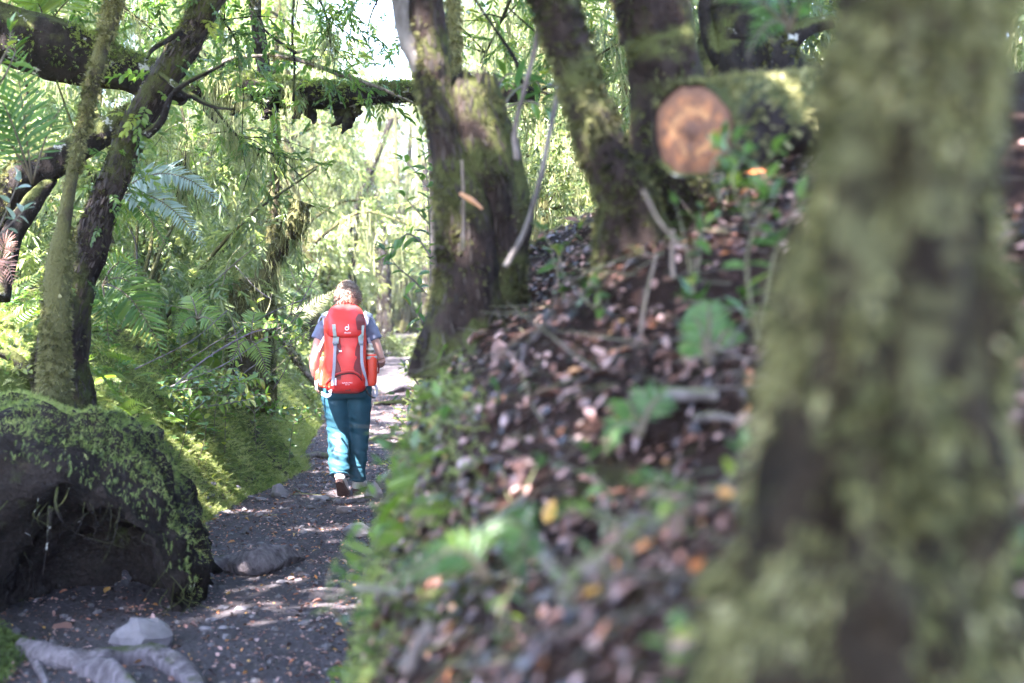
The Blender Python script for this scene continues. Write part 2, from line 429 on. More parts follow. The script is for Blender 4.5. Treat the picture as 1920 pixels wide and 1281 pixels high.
def tuft_t(n=6, g=rng, w=.09):
    V, F = [], []
    for k in range(n):
        a = g.uniform(0, 2 * math.pi); o = g.uniform(.15, .75); l = g.uniform(.6, 1)
        d = np.array([math.cos(a) * o, math.sin(a) * o, 1.0]); d /= np.linalg.norm(d)
        s = np.array([-math.sin(a), math.cos(a), 0]) * w
        b = len(V); V += [-s, s, d * l * .6 + s * .7, d * l + [0, 0, -.12]]; F.append([b, b + 1, b + 3]); V += [d * l * .6 - s * .7]
        F.append([b, b + 3, b + 4])
    return np.array(V, float), np.array(F)
TUFT = [tuft_t() for _ in range(4)]
def strand_t(n=5, g=rng, spread=.12, w=.012):
    """hanging lichen: ribbons going down -Z, unit length"""
    parts = []
    for k in range(n):
        L = g.uniform(.4, 1); m = 6; t = np.linspace(0, 1, m)
        x = g.normal(0, spread) * .6 + np.cumsum(g.normal(0, .03, m)); y = g.normal(0, spread) * .6 + np.cumsum(g.normal(0, .03, m))
        a = g.uniform(0, 3.14); ww = w * (1 - .75 * t)
        c = np.stack([x, y, -t * L], -1); s = np.stack([np.cos(a) * ww, np.sin(a) * ww, 0 * t], -1)
        parts.append((np.stack([c - s, c + s], 1).reshape(-1, 3), grid_faces(m, 2), g.uniform(-.15, .15)))
    return merge(parts)
STRAND = [strand_t() for _ in range(5)]

def moss_on(V, N, F, count, size, g, down=0.5, tm=TUFT, bias=None, lo=.2, hi=.9, clump=4.0, sharp=2.2, off=.5):
    """tufts scattered on a tube surface"""
    q = [f for f in F if f.shape[1] == 4][0]
    q = q[(q < len(N)).all(1)]
    a = V[q]; area = np.linalg.norm(np.cross(a[:, 2] - a[:, 0], a[:, 3] - a[:, 1]), axis=1)
    wgt = area.copy()
    cen = a.mean(1); nn = N[q[:, 0]]
    cl = np.clip(fbm(cen * np.array([1, 1, .55]) * clump, 3, 77) * sharp + off, 0.01, 1); wgt *= cl
    if bias is not None: wgt *= np.clip(nn @ np.array(bias) + .55, .03, 2)
    f = g.choice(len(q), count, p=wgt / wgt.sum())
    r = g.dirichlet(np.ones(4), count)
    pos = np.einsum('nk,nkj->nj', r, a[f]); n_ = nn[f]
    Z = n_ + np.array([0, 0, -down]) + g.normal(0, .3, (count, 3))
    Mx = frame(Z, g.uniform(0, 6.28, count)) * (size * g.uniform(.5, 1.3, count))[:, None, None]
    tn = np.clip(g.normal((lo + hi) / 2, (hi - lo) / 4, count) + .3 * vnoise(pos * 7, 5), 0, 1)
    return scatter(tm, Mx, pos - n_ * size * .12, g.integers(0, len(tm), count), tn)

def put(name, geo, mt, parent, origin, kind=None, smooth=True, label=None):
    V, F = geo[0], geo[1]; T = geo[2] if len(geo) > 2 else None
    if T is not None and (np.isscalar(T) or len(T) != len(V)): T = None
    o = link(name, mk_mesh(name, np.asarray(V) - np.asarray(origin), F, T, smooth), mt, parent, kind)
    if label: o["label"] = label
    return o

# ------------------------------------------------------------------ canopy crowns and gaps
GAPS = []      # (point, radius): openings of the leaf roof through which the sun reaches that point
def crown_world(center, rad, n, leafsize, g, tm, flat=.5, clumps=40, gaps=True):
    c = rdir(clumps, g) * (g.uniform(.25, 1, clumps) ** .6)[:, None] * np.array([rad, rad, rad * flat])
    k = g.integers(0, clumps, n)
    off = g.normal(0, 1, (n, 3)) * rad * np.array([.16, .16, .08])
    pos = c[k] + off
    out = c[k] * np.array([1, 1, .4]) + g.normal(0, rad * .4, (n, 3)); out[:, 2] -= rad * .12
    pos = pos + np.asarray(center)
    up = g.normal(0, .35, (n, 3)); up[:, 2] += 1
    Mx = look(out, up) * (leafsize * g.uniform(.7, 1.3, n))[:, None, None]
    V, F, T = scatter(tm, Mx, pos, g.integers(0, len(tm), n), np.clip(g.normal(.5, .2, n), 0, 1))
    if gaps and GAPS:
        F2 = []
        for f in F:
            c_ = V[f].mean(1); keep = np.ones(len(f), bool)
            for p, r in GAPS:
                d = c_ - np.asarray(p); along = d @ SUN
                keep &= ~((np.linalg.norm(d - along[:, None] * SUN, axis=1) < r + .03) & (along < 0))
            F2.append(f[keep])
        F = F2
    return V, F, T

# ------------------------------------------------------------------ sunlit spots
def gp(px, py, Y): return P(px, py, Y)
GAPS += [(P(655, 578, 10.85), .10), (P(635, 575, 10.9), .09), (P(608, 700, 10.9), .10), (P(625, 840, 10.9), .16), (P(640, 890, 10.8), .10), (P(640, 540, 11.05), .06)]
for px, py in [(430, 1022), (440, 1145), (390, 1170), (540, 1090), (270, 1205), (490, 1170), (470, 1030)]:
    d = P(px, py, 1.0) - np.array([0, 0, EYE]); t = -EYE / d[2]
    GAPS.append((np.array([0, 0, EYE]) + d * t, rng.uniform(.0, .03)))
for k in range(70):      # light flecks on the moss slope
    Y = rng.uniform(8.5, 14); x = float(xl(Y)) - rng.uniform(.05, 2.2)
    GAPS.append((np.array([x, Y, G(x, Y)]), rng.uniform(-.02, .06)))
for k in range(130):      # small flecks on the leaf bank
    Y = rng.uniform(2.2, 6.5); x = float(xr(Y)) + rng.uniform(.0, 1.6)
    GAPS.append((np.array([x, Y, G(x, Y)]), rng.uniform(.0, .05)))
for k in range(16):
    Y = rng.uniform(12, 17); x = rng.uniform(float(xl(Y)), float(xr(Y)))
    GAPS.append((np.array([x, Y, 0]), rng.uniform(.06, .2)))

# ------------------------------------------------------------------ trees that stand near
g0 = np.random.default_rng(21)
def tree_thing(name, label, base, group=None):
    return thing(name, label, "tree", base, group)

def bark_flakes(V, N, F, count, size, g):
    """loose bark plates lying on a trunk"""
    q = [f for f in F if f.shape[1] == 4][0]; q = q[(q < len(N)).all(1)]
    f = g.integers(0, len(q), count); cen = V[q[f]].mean(1); nn = N[q[f][:, 0]]
    ax = V[q[f][:, 3]] - V[q[f][:, 0]]
    Mx = look(ax + g.normal(0, .15, ax.shape) * np.linalg.norm(ax, axis=1)[:, None], nn + g.normal(0, .25, nn.shape)) * (size * g.uniform(.5, 1.4, count))[:, None, None]
    lf = leaf_t(.2, .03, -.05)
    size = size * 2.0
    return scatter([lf], Mx, cen + nn * size * .04, None, np.clip(g.normal(.3, .15, count), 0, 1))
M['flake'] = leaf_mat("bark_plate", [(0, (0.012, 0.01, 0.008)), (0.5, (0.045, 0.035, 0.029)), (1, (0.11, 0.09, 0.078))], 0.8, 0, spec=.2)

# leaning dark tree on the left bank
b = P(112, 712, 8.5); b[2] = G(b[0], b[1]) - .15
lt = tree_thing("leaning_tree", "thick dark rough-barked tree leaning right above the mossy left bank", b)
pts = [b, P(118, 640, 8.5), P(150, 520, 8.5), P(190, 400, 8.5), P(225, 310, 8.5), P(260, 225, 8.55), P(328, 112, 8.6), P(388, 10, 8.7), P(460, -170, 8.9), P(520, -450, 9.2), P(560, -700, 9.4)]
V, F, N = tube(pts, [.22, .135, .1, .094, .09, .088, .088, .088, .078, .06, .05], 40, 150, .2, 9, 3, ridge=.12)
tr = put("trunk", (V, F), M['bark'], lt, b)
put("bark_plates", bark_flakes(V, N, F, 2200, .055, g0), M['flake'], lt, b, "stuff")
put("moss", moss_on(V, N, F, 2600, .04, g0, .7, bias=(-.5, -.2, .3), lo=.05, hi=.6), M['moss_olive'], lt, b, "stuff")
for k, (a, c2, r) in enumerate([((250, 270), [(300, 230), (330, 170), (420, 120)], .03), ((300, 140), [(360, 180), (400, 200), (440, 205)], .02), ((340, 60), [(290, 90), (275, 110)], .02)]):
    br = [P(*a, 8.5)] + [P(x, y, 8.4 - .1 * i) for i, (x, y) in enumerate(c2)]
    Vb, Fb, _ = tube(br, [r, r * .7, r * .3], 8, 24, .2, 20, k)
    put("branch", (Vb, Fb), M['bark_dark'], lt, b)
Vc = crown_world((-2.2, 9.0, 6.2), 2.4, 1500, .42, g0, TW_LITE)
put("crown", Vc, M['leaf'], lt, b)
for side in range(7):
    a = g0.uniform(0, 6.28)
    q = [b + [0, 0, .12], b + [math.cos(a) * .3, math.sin(a) * .3, .05], b + [math.cos(a) * .6, math.sin(a) * .6 - .1, -.12]]
    q[2][2] = G(q[2][0], q[2][1]) - .02; q[1][2] = G(q[1][0], q[1][1]) + .06
    Vb, Fb, _ = tube(q, [.06, .035, .012], 8, 20, .2, 14, side)
    put("root", (Vb, Fb), M['bark_dark'], lt, b)
# small epiphyte sprays on it
sp = []
for k in range(120):
    i = g0.integers(0, len(N)); 
    if V[i, 2] > 4.2: continue
    sp.append((V[i], N[i]))
sp_p = np.array([s[0] for s in sp]); sp_n = np.array([s[1] for s in sp])
Mx = look(sp_n + np.array([0, 0, -.35]) + g0.normal(0, .4, sp_n.shape), np.tile([0, 0, 1.0], (len(sp), 1)) + g0.normal(0, .3, sp_n.shape)) * g0.uniform(.09, .24, len(sp))[:, None, None]
put("epiphytes", scatter(TW_FINE, Mx, sp_p, g0.integers(0, 3, len(sp)), np.clip(g0.normal(.55, .2, len(sp)), 0, 1)), M['leaf'], lt, b, "stuff")

# thin moss covered tree
b = P(95, 640, 8.1); b[2] = G(b[0], b[1]) - .1
mt_ = tree_thing("mossy_tree", "thin leaning tree wrapped in olive moss, just in front of the thick dark trunk", b)
pts = [b, P(105, 560, 8.1), P(118, 430, 8.1), P(135, 330, 8.1), P(158, 230, 8.1), P(180, 130, 8.1), P(212, 0, 8.1), P(235, -200, 8.2), P(240, -420, 8.3)]
V, F, N = tube(pts, [.1, .075, .045, .035, .036, .04, .046, .04, .025], 20, 130, .22, 14, 6)
put("trunk", (V, F), M['bark_moss'], mt_, b)
put("moss", moss_on(V, N, F, 4200, .04, g0, .8, lo=.25, hi=.8), M['moss_olive'], mt_, b, "stuff")
put("crown", crown_world((-3.0, 8.6, 5.6), 1.5, 500, .4, g0, TW_LITE), M['leaf'], mt_, b)

# dark secondary limb behind them
b = P(-30, 470, 9.0)
lb = thing("fallen_limb", "crooked dark mossy limb propped behind the leaning tree", "limb", b)
V, F, N = tube([b, P(40, 335, 9.0), P(110, 300, 9.0), P(185, 255, 9.0), P(245, 215, 9.1), P(300, 190, 9.3)], [.1, .11, .1, .085, .06, .03], 18, 60, .2, 12, 8)
put("wood", (V, F), M['bark_dark'], lb, b)
put("moss", moss_on(V, N, F, 900, .04, g0, .6, bias=(0, 0, .6)), M['moss_olive'], lb, b, "stuff")
b = P(-10, 560, 8.8)
lb = thing("fallen_limb", "slanting dark limb at the left edge below the crooked one", "limb", b)
V, F, N = tube([b, P(20, 450, 8.9), P(60, 380, 8.9), P(100, 335, 9)], [.09, .075, .06, .03], 16, 40, .2, 12, 9)
put("wood", (V, F), M['bark_dark'], lb, b)

# big fallen trunk, upper left
b = P(-150, -20, 9.8)
fl = thing("fallen_log", "massive dark fallen trunk sloping down at upper left behind the leaning tree", "log", b)
V, F, N = tube([b, P(-20, 50, 9.8), P(100, 88, 9.8), P(200, 118, 9.9), P(285, 150, 10), P(345, 185, 10.2)], [.2, .2, .2, .175, .14, .06], 34, 90, .17, 7, 12, ridge=.15)
put("wood", (V, F), M['bark_dark'], fl, b)
put("moss", moss_on(V, N, F, 1800, .045, g0, .3, bias=(0, 0, .7), lo=.25, hi=.85), M['moss'], fl, b, "stuff")

# log across the path, with rotten underside
b = P(350, 170, 12.5)
hl = thing("hanging_log", "horizontal moss-topped log with rotten ragged underside spanning above the path", "log", b)
V, F, N = tube([b, P(420, 158, 12.5), P(520, 172, 12.5), P(620, 178, 12.4), P(700, 176, 12.4), P(800, 172, 12.3), P(900, 176, 12.2), P(1010, 170, 12.1)], [.09, .125, .13, .122, .1, .085, .08, .08], 28, 110, .16, 9, 15, ridge=.12)
put("wood", (V, F), M['bark_dark'], hl, b)
put("moss", moss_on(V, N, F, 1900, .045, g0, .2, bias=(0, 0, .9), lo=.35, hi=.95), M['moss'], hl, b, "stuff")
low = N.copy(); put("bark_plates", bark_flakes(V - np.array([0, 0, .01]), N, F, 320, .07, g0), M['flake'], hl, b, "stuff")
for px, ln in [(400, 60), (440, 40), (500, 55), (560, 50), (575, 62), (628, 70), (640, 88), (665, 40), (520, 35)]:
    a = P(px, 195, 12.5)
    q = [a + [0, 0, .08], P(px + g0.uniform(-12, 12), 195 + ln * .35, 12.45), P(px + g0.uniform(-16, 16), 185 + ln * .75, 12.4)]
    Vb, Fb, _ = tube(q, [.055, .05, .03, .012], 9, 26, 1.1, 34, px); Vb[:, 1] = b[1] - .1 + (Vb[:, 1] - b[1] + .1) * .45
    put("rotten_shard", (Vb, Fb), M['bark_dark'], hl, b)
for px, y0, ln in [(408, 140, 120), (548, 150, 60), (560, 175, 50), (452, 170, 60)]:
    n = 26; L = np.array([P(px + g0.normal(0, 6), y0 + g0.uniform(0, 15), 12.3) for _ in range(n)])
    Mx = frame(np.tile([0, 0, 1.0], (n, 1)) + g0.normal(0, .06, (n, 3)), g0.uniform(0, 6, n)) * (ln * 12.3 / FPX * g0.uniform(.5, 1.1, n))[:, None, None]
    put("lichen_beard", scatter(STRAND, Mx, L, g0.integers(0, 5, n), np.clip(g0.normal(.4, .15, n), 0, 1)), M['lichen'], hl, b, "stuff")
n = 40; L = np.stack([g0.uniform(360, 780, n), g0.uniform(140, 190, n)], 1); L = np.array([P(x, y, 12.35) for x, y in L])
d = g0.normal(0, 1, (n, 3)); d[:, 2] = -abs(d[:, 2]) * .6; d[:, 1] -= .3
put("epiphytes", scatter(TW_NARROW, look(d, np.tile([0, 0, 1.0], (n, 1)) + g0.normal(0, .3, (n, 3))) * g0.uniform(.12, .34, n)[:, None, None], L, g0.integers(0, 3, n), np.clip(g0.normal(.6, .2, n), 0, 1)), M['leaf'], hl, b, "stuff")

def overhang(label, pts, nspray, size, tm, mt, lich=20, spread=.22, r=.012):
    b = np.array(pts[0]); t = thing("overhanging_branch", label, "branch", b)
    V, F, _ = tube(pts, [r, r * .7, r * .3], 7, 40, .3, 24, int(abs(b[0] * 991)) % 99)
    put("twig", (V, F), M['bark_dark'], t, b)
    c = spline(np.array(pts), 60); i = g0.integers(8, 60, nspray); L = c[i] + g0.normal(0, spread, (nspray, 3)) * [1, .8, .7]
    for k in range(10):
        j = g0.integers(5, 55); e = c[j] + g0.normal(0, spread * 1.6, 3) - [0, 0, .15]
        Vb, Fb, _ = tube([c[j], (c[j] + e) / 2 + [0, 0, .04], e], [r * .45, r * .3, r * .12], 5, 14, .2, 20, k); put("twig", (Vb, Fb), M['bark_dark'], t, b)
    d = g0.normal(0, 1, (nspray, 3)); d[:, 2] -= .5
    put("leaves", scatter(tm, look(d, np.tile([0, -.2, 1.0], (nspray, 1)) + g0.normal(0, .35, (nspray, 3))) * (size * g0.uniform(.6, 1.3, nspray))[:, None, None], L, g0.integers(0, 3, nspray), np.clip(g0.normal(.6, .2, nspray), 0, 1)), M[mt], t, b, "stuff")
    if lich:
        j = g0.integers(5, 60, lich)
        put("lichen_beard", scatter(STRAND, frame(np.tile([0, 0, 1.0], (lich, 1)) + g0.normal(0, .05, (lich, 3)), g0.uniform(0, 6, lich)) * g0.uniform(.12, .4, lich)[:, None, None], c[j], g0.integers(0, 5, lich), np.clip(g0.normal(.35, .15, lich), 0, 1)), M['lichen'], t, b, "stuff")
overhang("leafy branch drooping from the top between the leaning tree and the slender trunk", [P(330, -120, 10.5), P(390, 0, 10.6), P(440, 70, 10.8), P(455, 130, 11)], 60, .2, TW_FINE, 'leaf', 30)
overhang("leafy branch drooping from the top edge above the middle of the horizontal log", [P(520, -150, 11), P(590, -20, 11.2), P(620, 60, 11.4), P(600, 110, 11.5)], 48, .2, TW_NARROW, 'leaf', 24)
overhang("sparse branch with a few yellow leaves hanging left of the forked tree's pale limb", [P(800, -160, 12), P(730, -40, 12), P(690, 50, 12.2), P(705, 130, 12.2)], 60, .17, TW_FINE, 'leaf_gloss', 14)
overhang("bright leaf sprays hanging over the massive fallen log at upper left", [P(60, -130, 10.4), P(150, -30, 10.6), P(240, 20, 10.8), P(290, 60, 11)], 90, .2, TW_NARROW, 'leaf', 16)
overhang("leaf sprays hanging from the top between the forked tree and the leaning mossy one", [P(1000, -130, 7.5), P(960, -10, 7.6), P(930, 60, 7.7), P(900, 120, 7.8)], 60, .17, TW_NARROW, 'leaf_gloss', 10)
overhang("dark drooping twigs under the leaning tree's crook, hung with lichen", [P(340, 200, 9.4), P(350, 260, 9.4), P(345, 320, 9.4), P(330, 370, 9.4)], 22, .13, TW_FINE, 'leaf', 40, .1)
overhang("fine twigs and leaves spreading right below the horizontal log's left end", [P(400, 200, 11), P(450, 260, 11), P(500, 285, 11.2), P(560, 300, 11.4)], 45, .16, TW_NARROW, 'leaf', 40, .15)

def stick(name, label, cat, pts, radii, mt, moss=0, seg=8, group=None, amp=.32):
    b = np.array(pts[0])
    t = thing(name, label, cat, b, group) if moss else None
    V, F, N = tube(pts, np.asarray(radii) * (.75 if mt is M['bark_grey'] else 1), seg, max(16, 12 * len(pts)), amp, 18, int(abs(b[0] * 997)) % 999)
    if not moss:
        return tag(put(name, (V, F), mt, None, (0, 0, 0)), label, cat, group)
    put("wood", (V, F), mt, t, b)
    put("moss", moss_on(V, N, F, moss, .035, g0, .7), M['moss_olive'], t, b, "stuff")
    return t
stick("branch", "thin bare mossy branch slanting down right over the horizontal log", "branch", [P(500, 100, 12.2), P(570, 115, 12.1), P(640, 140, 12), P(700, 160, 11.9), P(785, 197, 11.8)], [.02, .022, .02, .018, .01], M['twig'], 300)
stick("branch", "grey dead branch lying along the top of the horizontal log", "branch", [P(370, 150, 12.2), P(430, 112, 12.2), P(500, 105, 12.2), P(560, 110, 12.3)], [.022, .018, .014, .006], M['twig'])
b = P(498, 158, 12.6)
vt = tree_thing("slender_tree", "slender dark trunk rising from the horizontal log, hung with leaf sprays", b)
V, F, N = tube([b, P(492, 110, 12.6), P(482, 50, 12.6), P(476, -20, 12.6), P(470, -200, 12.7), P(480, -420, 12.8)], [.065, .06, .055, .055, .045, .02], 16, 60, .25, 14, 30)
put("trunk", (V, F), M['bark_dark'], vt, b)
n = 120; L = b + np.stack([g0.normal(0, .4, n), g0.normal(0, .35, n), g0.uniform(.1, 2.2, n)], -1)
d = g0.normal(0, 1, (n, 3)); d[:, 2] -= .4
put("crown", scatter(TW_FINE, look(d, np.tile([0, 0, 1.0], (n, 1)) + g0.normal(0, .3, (n, 3))) * g0.uniform(.15, .35, n)[:, None, None], L, g0.integers(0, 3, n), np.clip(g0.normal(.5, .2, n), 0, 1)), M['leaf'], vt, b)
for lab, pp in [("hanging vine in front of the horizontal log", [P(550, 190, 12), P(552, 120, 12), P(548, 60, 12), P(555, -60, 12)]),
                ("hanging vine crossing the sky between the slender trunk and the log", [P(555, 100, 12.1), P(500, 60, 12.1), P(470, 10, 12.1), P(430, -80, 12.1)])]:
    stick("hanging_vine", "thin dark " + lab, "vine", pp, [.012, .012, .01, .01], M['bark_dark'])

# tall thin pole-like sapling trunks and mossy snags beyond
def snag(label, pts, radii, mossn, name="mossy_snag", cat="snag", lich=0):
    b = np.array(pts[0]); b[2] = G(b[0], b[1]) - .1
    t = thing(name, label, cat, b)
    pts = [b] + list(pts)
    V, F, N = tube(pts, [radii[0]] + list(radii), 16, 60, .25, 10, int(abs(b[0] * 731)) % 999, ridge=.15)
    put("trunk", (V, F), M['bark_moss'] if b[1] < 20 else M['bark_dark'], t, b)
    put("moss", moss_on(V, N, F, mossn, .06, g0, .9, lo=.15, hi=.7), M['moss_olive'], t, b, "stuff")
    if lich:
        i = g0.integers(0, len(N), lich)
        Mx = frame(np.tile([0, 0, 1.0], (lich, 1)) + g0.normal(0, .08, (lich, 3)), g0.uniform(0, 6, lich)) * g0.uniform(.12, .38, lich)[:, None, None]
        put("lichen_beard", scatter(STRAND, Mx, V[i], g0.integers(0, 5, lich), np.clip(g0.normal(.3, .15, lich), 0, 1)), M['lichen'], t, b, "stuff")
    return t
snag("broken mossy snag bending right, with shaggy hanging moss, left of the walker", [P(482, 640, 12.8), P(487, 560, 12.8), P(500, 500, 12.8), P(530, 455, 12.7), P(552, 420, 12.7), P(566, 378, 12.7)], [.13, .11, .09, .08, .1, .07], 1600, lich=140)
snag("straight thin pole trunk rising behind the mossy snag", [P(508, 560, 13.6), P(512, 420, 13.6), P(516, 300, 13.6), P(514, 180, 13.6), P(520, 60, 13.6)], [.055, .05, .04, .035, .02], 600, "slender_tree", "tree", 30)
snag("low mossy stump with a dark hollow beside the snag", [P(462, 640, 12.4), P(455, 590, 12.4), P(458, 545, 12.4), P(480, 530, 12.4)], [.16, .13, .11, .05], 1200, lich=60)
snag("dark mossy trunk overgrown with drooping foliage, right of the walker's head", [P(722, 640, 38), P(720, 560, 38), P(716, 480, 38), P(705, 400, 38), P(690, 300, 38)], [.24, .2, .18, .16, .1], 700, "overgrown_tree", "tree", 160)
snag("leaning mossy trunk deep in the bright forest above the walker", [P(660, 500, 30), P(668, 400, 30), P(700, 310, 30), P(735, 220, 30)], [.09, .085, .08, .05], 200, "leaning_tree", "tree", 120)
snag("dim upright trunk behind the overgrown one at the bend of the path", [P(805, 620, 36), P(800, 540, 36), P(804, 440, 36), P(796, 300, 36)], [.14, .12, .11, .08], 100, "mossy_tree", "tree", 60)

# ------------------------------------------------------------------ right bank trees
b = P(885, 655, 5.2); b[2] = G(b[0], b[1]) - .1
ct = tree_thing("forked_tree", "dark forked tree with mossy flared base, standing at the edge of the leaf-covered bank", b)
pts = [b, P(880, 600, 5.2), P(880, 480, 5.2), P(868, 380, 5.2), P(838, 270, 5.2), P(815, 170, 5.2), P(806, 80, 5.2), P(800, -10, 5.2), P(790, -200, 5.3), P(760, -600, 5.5)]
V, F, N = tube(pts, [.21, .155, .115, .1, .066, .062, .063, .063, .06, .04], 36, 150, .13, 12, 40, ridge=.16)
put("trunk", (V, F), M['bark'], ct, b)
put("moss", moss_on(V, N, F, 1900, .035, g0, .8, bias=(-.7, 0, .1), lo=.05, hi=.55), M['moss_olive'], ct, b, "stuff")
put("bark_plates", bark_flakes(V, N, F, 700, .05, g0), M['flake'], ct, b, "stuff")
V, F, N = tube([P(925, 640, 5.25), P(932, 520, 5.25), P(935, 400, 5.25), P(915, 300, 5.25), P(895, 230, 5.25), P(885, 170, 5.25), P(880, 148, 5.25)], [.11, .1, .1, .11, .1, .085, .06], 30, 90, .28, 12, 41, ridge=.22)
put("broken_stem", (V, F), M['bark'], ct, b)
for k in range(9):
    a = g0.uniform(0, 6.28); r_ = g0.uniform(.03, .075); q0 = P(888, 205, 5.25) + [math.cos(a) * r_, math.sin(a) * r_, -.06]; hh = g0.uniform(.1, .22)
    Vb, Fb, _ = tube([q0, q0 + [math.cos(a) * .01, math.sin(a) * .01, hh * .6], q0 + [math.cos(a) * .03, math.sin(a) * .02, hh]], [.028, .02, .004], 6, 14, .5, 24, k)
    put("splinter", (Vb, Fb), M['bark'], ct, b)
put("moss", moss_on(V, N, F, 1000, .035, g0, .8, lo=.0, hi=.5), M['moss_olive'], ct, b, "stuff")
put("bark_plates", bark_flakes(V, N, F, 500, .05, g0), M['flake'], ct, b, "stuff")
V, F, N = tube([P(812, 170, 5.22), P(785, 115, 5.2), P(764, 70, 5.2), P(752, 0, 5.2), P(745, -120, 5.2)], [.05, .042, .038, .04, .03], 18, 50, .15, 12, 42)
put("pale_branch", (V, F), M['bark_grey'], ct, b)
for k in range(6):
    a = g0.uniform(-1.9, 1.0)
    q = [b + [0, 0, .25], b + [math.cos(a) * .2, math.sin(a) * .2, .1], b + [math.cos(a) * .42, math.sin(a) * .42, 0]]
    q[2][2] = max(G(q[2][0], q[2][1]) - .02, b[2] - .3)
    Vb, Fb, _ = tube(q, [.07, .045, .015], 10, 20, .2, 14, k + 60)
    put("root", (Vb, Fb), M['bark'], ct, b)
put("crown", crown_world((-.6, 5.6, 6.0), 2.2, 1100, .42, g0, TW_LITE), M['leaf'], ct, b)

b = P(846, 700, 6.6); b[2] = G(b[0], b[1]) - .1
st = tree_thing("lichen_tree", "narrow trunk shaggy with yellow-green lichen, seen along the forked tree's left edge", b)
V, F, N = tube([b, P(838, 620, 6.6), P(842, 500, 6.6), P(846, 400, 6.6), P(852, 320, 6.6), P(850, 200, 6.6), P(850, -300, 6.7)], [.06, .05, .045, .04, .04, .04, .03], 14, 90, .2, 12, 44)
put("trunk", (V, F), M['bark_moss'], st, b)
put("moss", moss_on(V, N, F, 2400, .04, g0, .9, lo=.35, hi=.95), M['moss_olive'], st, b, "stuff")

b = P(1190, 450, 4.3); b[2] = G(b[0], b[1]) - .1
t2 = tree_thing("leaning_tree", "mossy tree leaning left behind the cut log, third trunk from the path", b)
V, F, N = tube([b, P(1170, 380, 4.3), P(1130, 280, 4.3), P(1092, 170, 4.3), P(1062, 70, 4.3), P(1035, -20, 4.3), P(960, -250, 4.4), P(880, -600, 4.6)], [.12, .088, .07, .066, .064, .064, .06, .04], 30, 110, .22, 12, 50, ridge=.15)
put("trunk", (V, F), M['bark'], t2, b)
put("moss", moss_on(V, N, F, 2200, .035, g0, .7, lo=.05, hi=.55), M['moss_olive'], t2, b, "stuff")
put("crown", crown_world((.2, 5.0, 6.2), 2.2, 1000, .42, g0, TW_LITE), M['leaf'], t2, b)

b = P(1255, 420, 4.7); b[2] = G(b[0], b[1]) - .1
t3 = tree_thing("dark_tree", "broad shadowed trunk rising straight up behind the cut log", b)
V, F, N = tube([b, P(1250, 200, 4.7), P(1240, 90, 4.7), P(1225, -20, 4.7), P(1200, -400, 4.8)], [.14, .125, .12, .125, .08], 28, 80, .15, 12, 52, ridge=.16)
put("trunk", (V, F), M['bark'], t3, b)
put("moss", moss_on(V, N, F, 2200, .035, g0, .7, lo=.1, hi=.55), M['moss_olive'], t3, b, "stuff")
put("crown", crown_world((1.4, 5.2, 6.0), 2.2, 1000, .42, g0, TW_LITE), M['leaf'], t3, b)

b = P(1430, 330, 6.2); b[2] = G(b[0], b[1]) - .1
t4 = tree_thing("dark_tree", "wide dark leaning trunk in the shade above the cut log, partly behind the near trunk", b)
V, F, N = tube([b, P(1425, 200, 6.2), P(1405, 90, 6.2), P(1420, -20, 6.2), P(1470, -400, 6.4)], [.3, .24, .2, .2, .14], 30, 80, .22, 9, 53, ridge=.25)
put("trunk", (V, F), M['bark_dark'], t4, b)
put("moss", moss_on(V, N, F, 1800, .04, g0, .7, lo=.05, hi=.55), M['moss_olive'], t4, b, "stuff")
for k, q in enumerate([[(1390, 150), (1340, 90), (1320, 20), (1330, -40)], [(1440, 120), (1500, 60), (1560, 40)], [(1400, 180), (1350, 170), (1300, 150)], [(1430, 60), (1480, 10), (1520, -40)]]):
    Vb, Fb, _ = tube([P(x, y, 6.1) for x, y in q], [.06, .045, .03, .015][:len(q)], 10, 30, .35, 14, k + 5)
    put("branch", (Vb, Fb), M['bark_dark'], t4, b)

# near trunk, far out of focus
b = P(1570, 1330, 1.42); b[2] = G(b[0], b[1]) - .1
nt_ = tree_thing("mossy_tree", "big olive moss-covered trunk close by, filling the right side, out of focus", b)
V, F, N = tube([b, P(1590, 1281, 1.42), P(1615, 1090, 1.42), P(1640, 900, 1.42), P(1655, 700, 1.42), P(1680, 500, 1.42), P(1700, 300, 1.42), P(1718, 150, 1.42), P(1742, 0, 1.42), P(1780, -300, 1.44), P(1800, -900, 1.5), P(1850, -2500, 1.6)],
               [.172, .154, .138, .124, .111, .1, .09, .083, .077, .072, .066, .05], 72, 420, .26, 30, 55, ridge=.25, stretch=6)
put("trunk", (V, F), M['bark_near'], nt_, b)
put("moss", moss_on(V, N, F, 9000, .031, g0, 1.2, bias=(-.25, -.15, .1), lo=.15, hi=1.0, clump=12, sharp=3.2, off=.8), M['moss_olive'], nt_, b, "stuff")
put("crown", crown_world((.8, 1.9, 5.8), 2.2, 900, .42, g0, TW_LITE), M['leaf'], nt_, b)

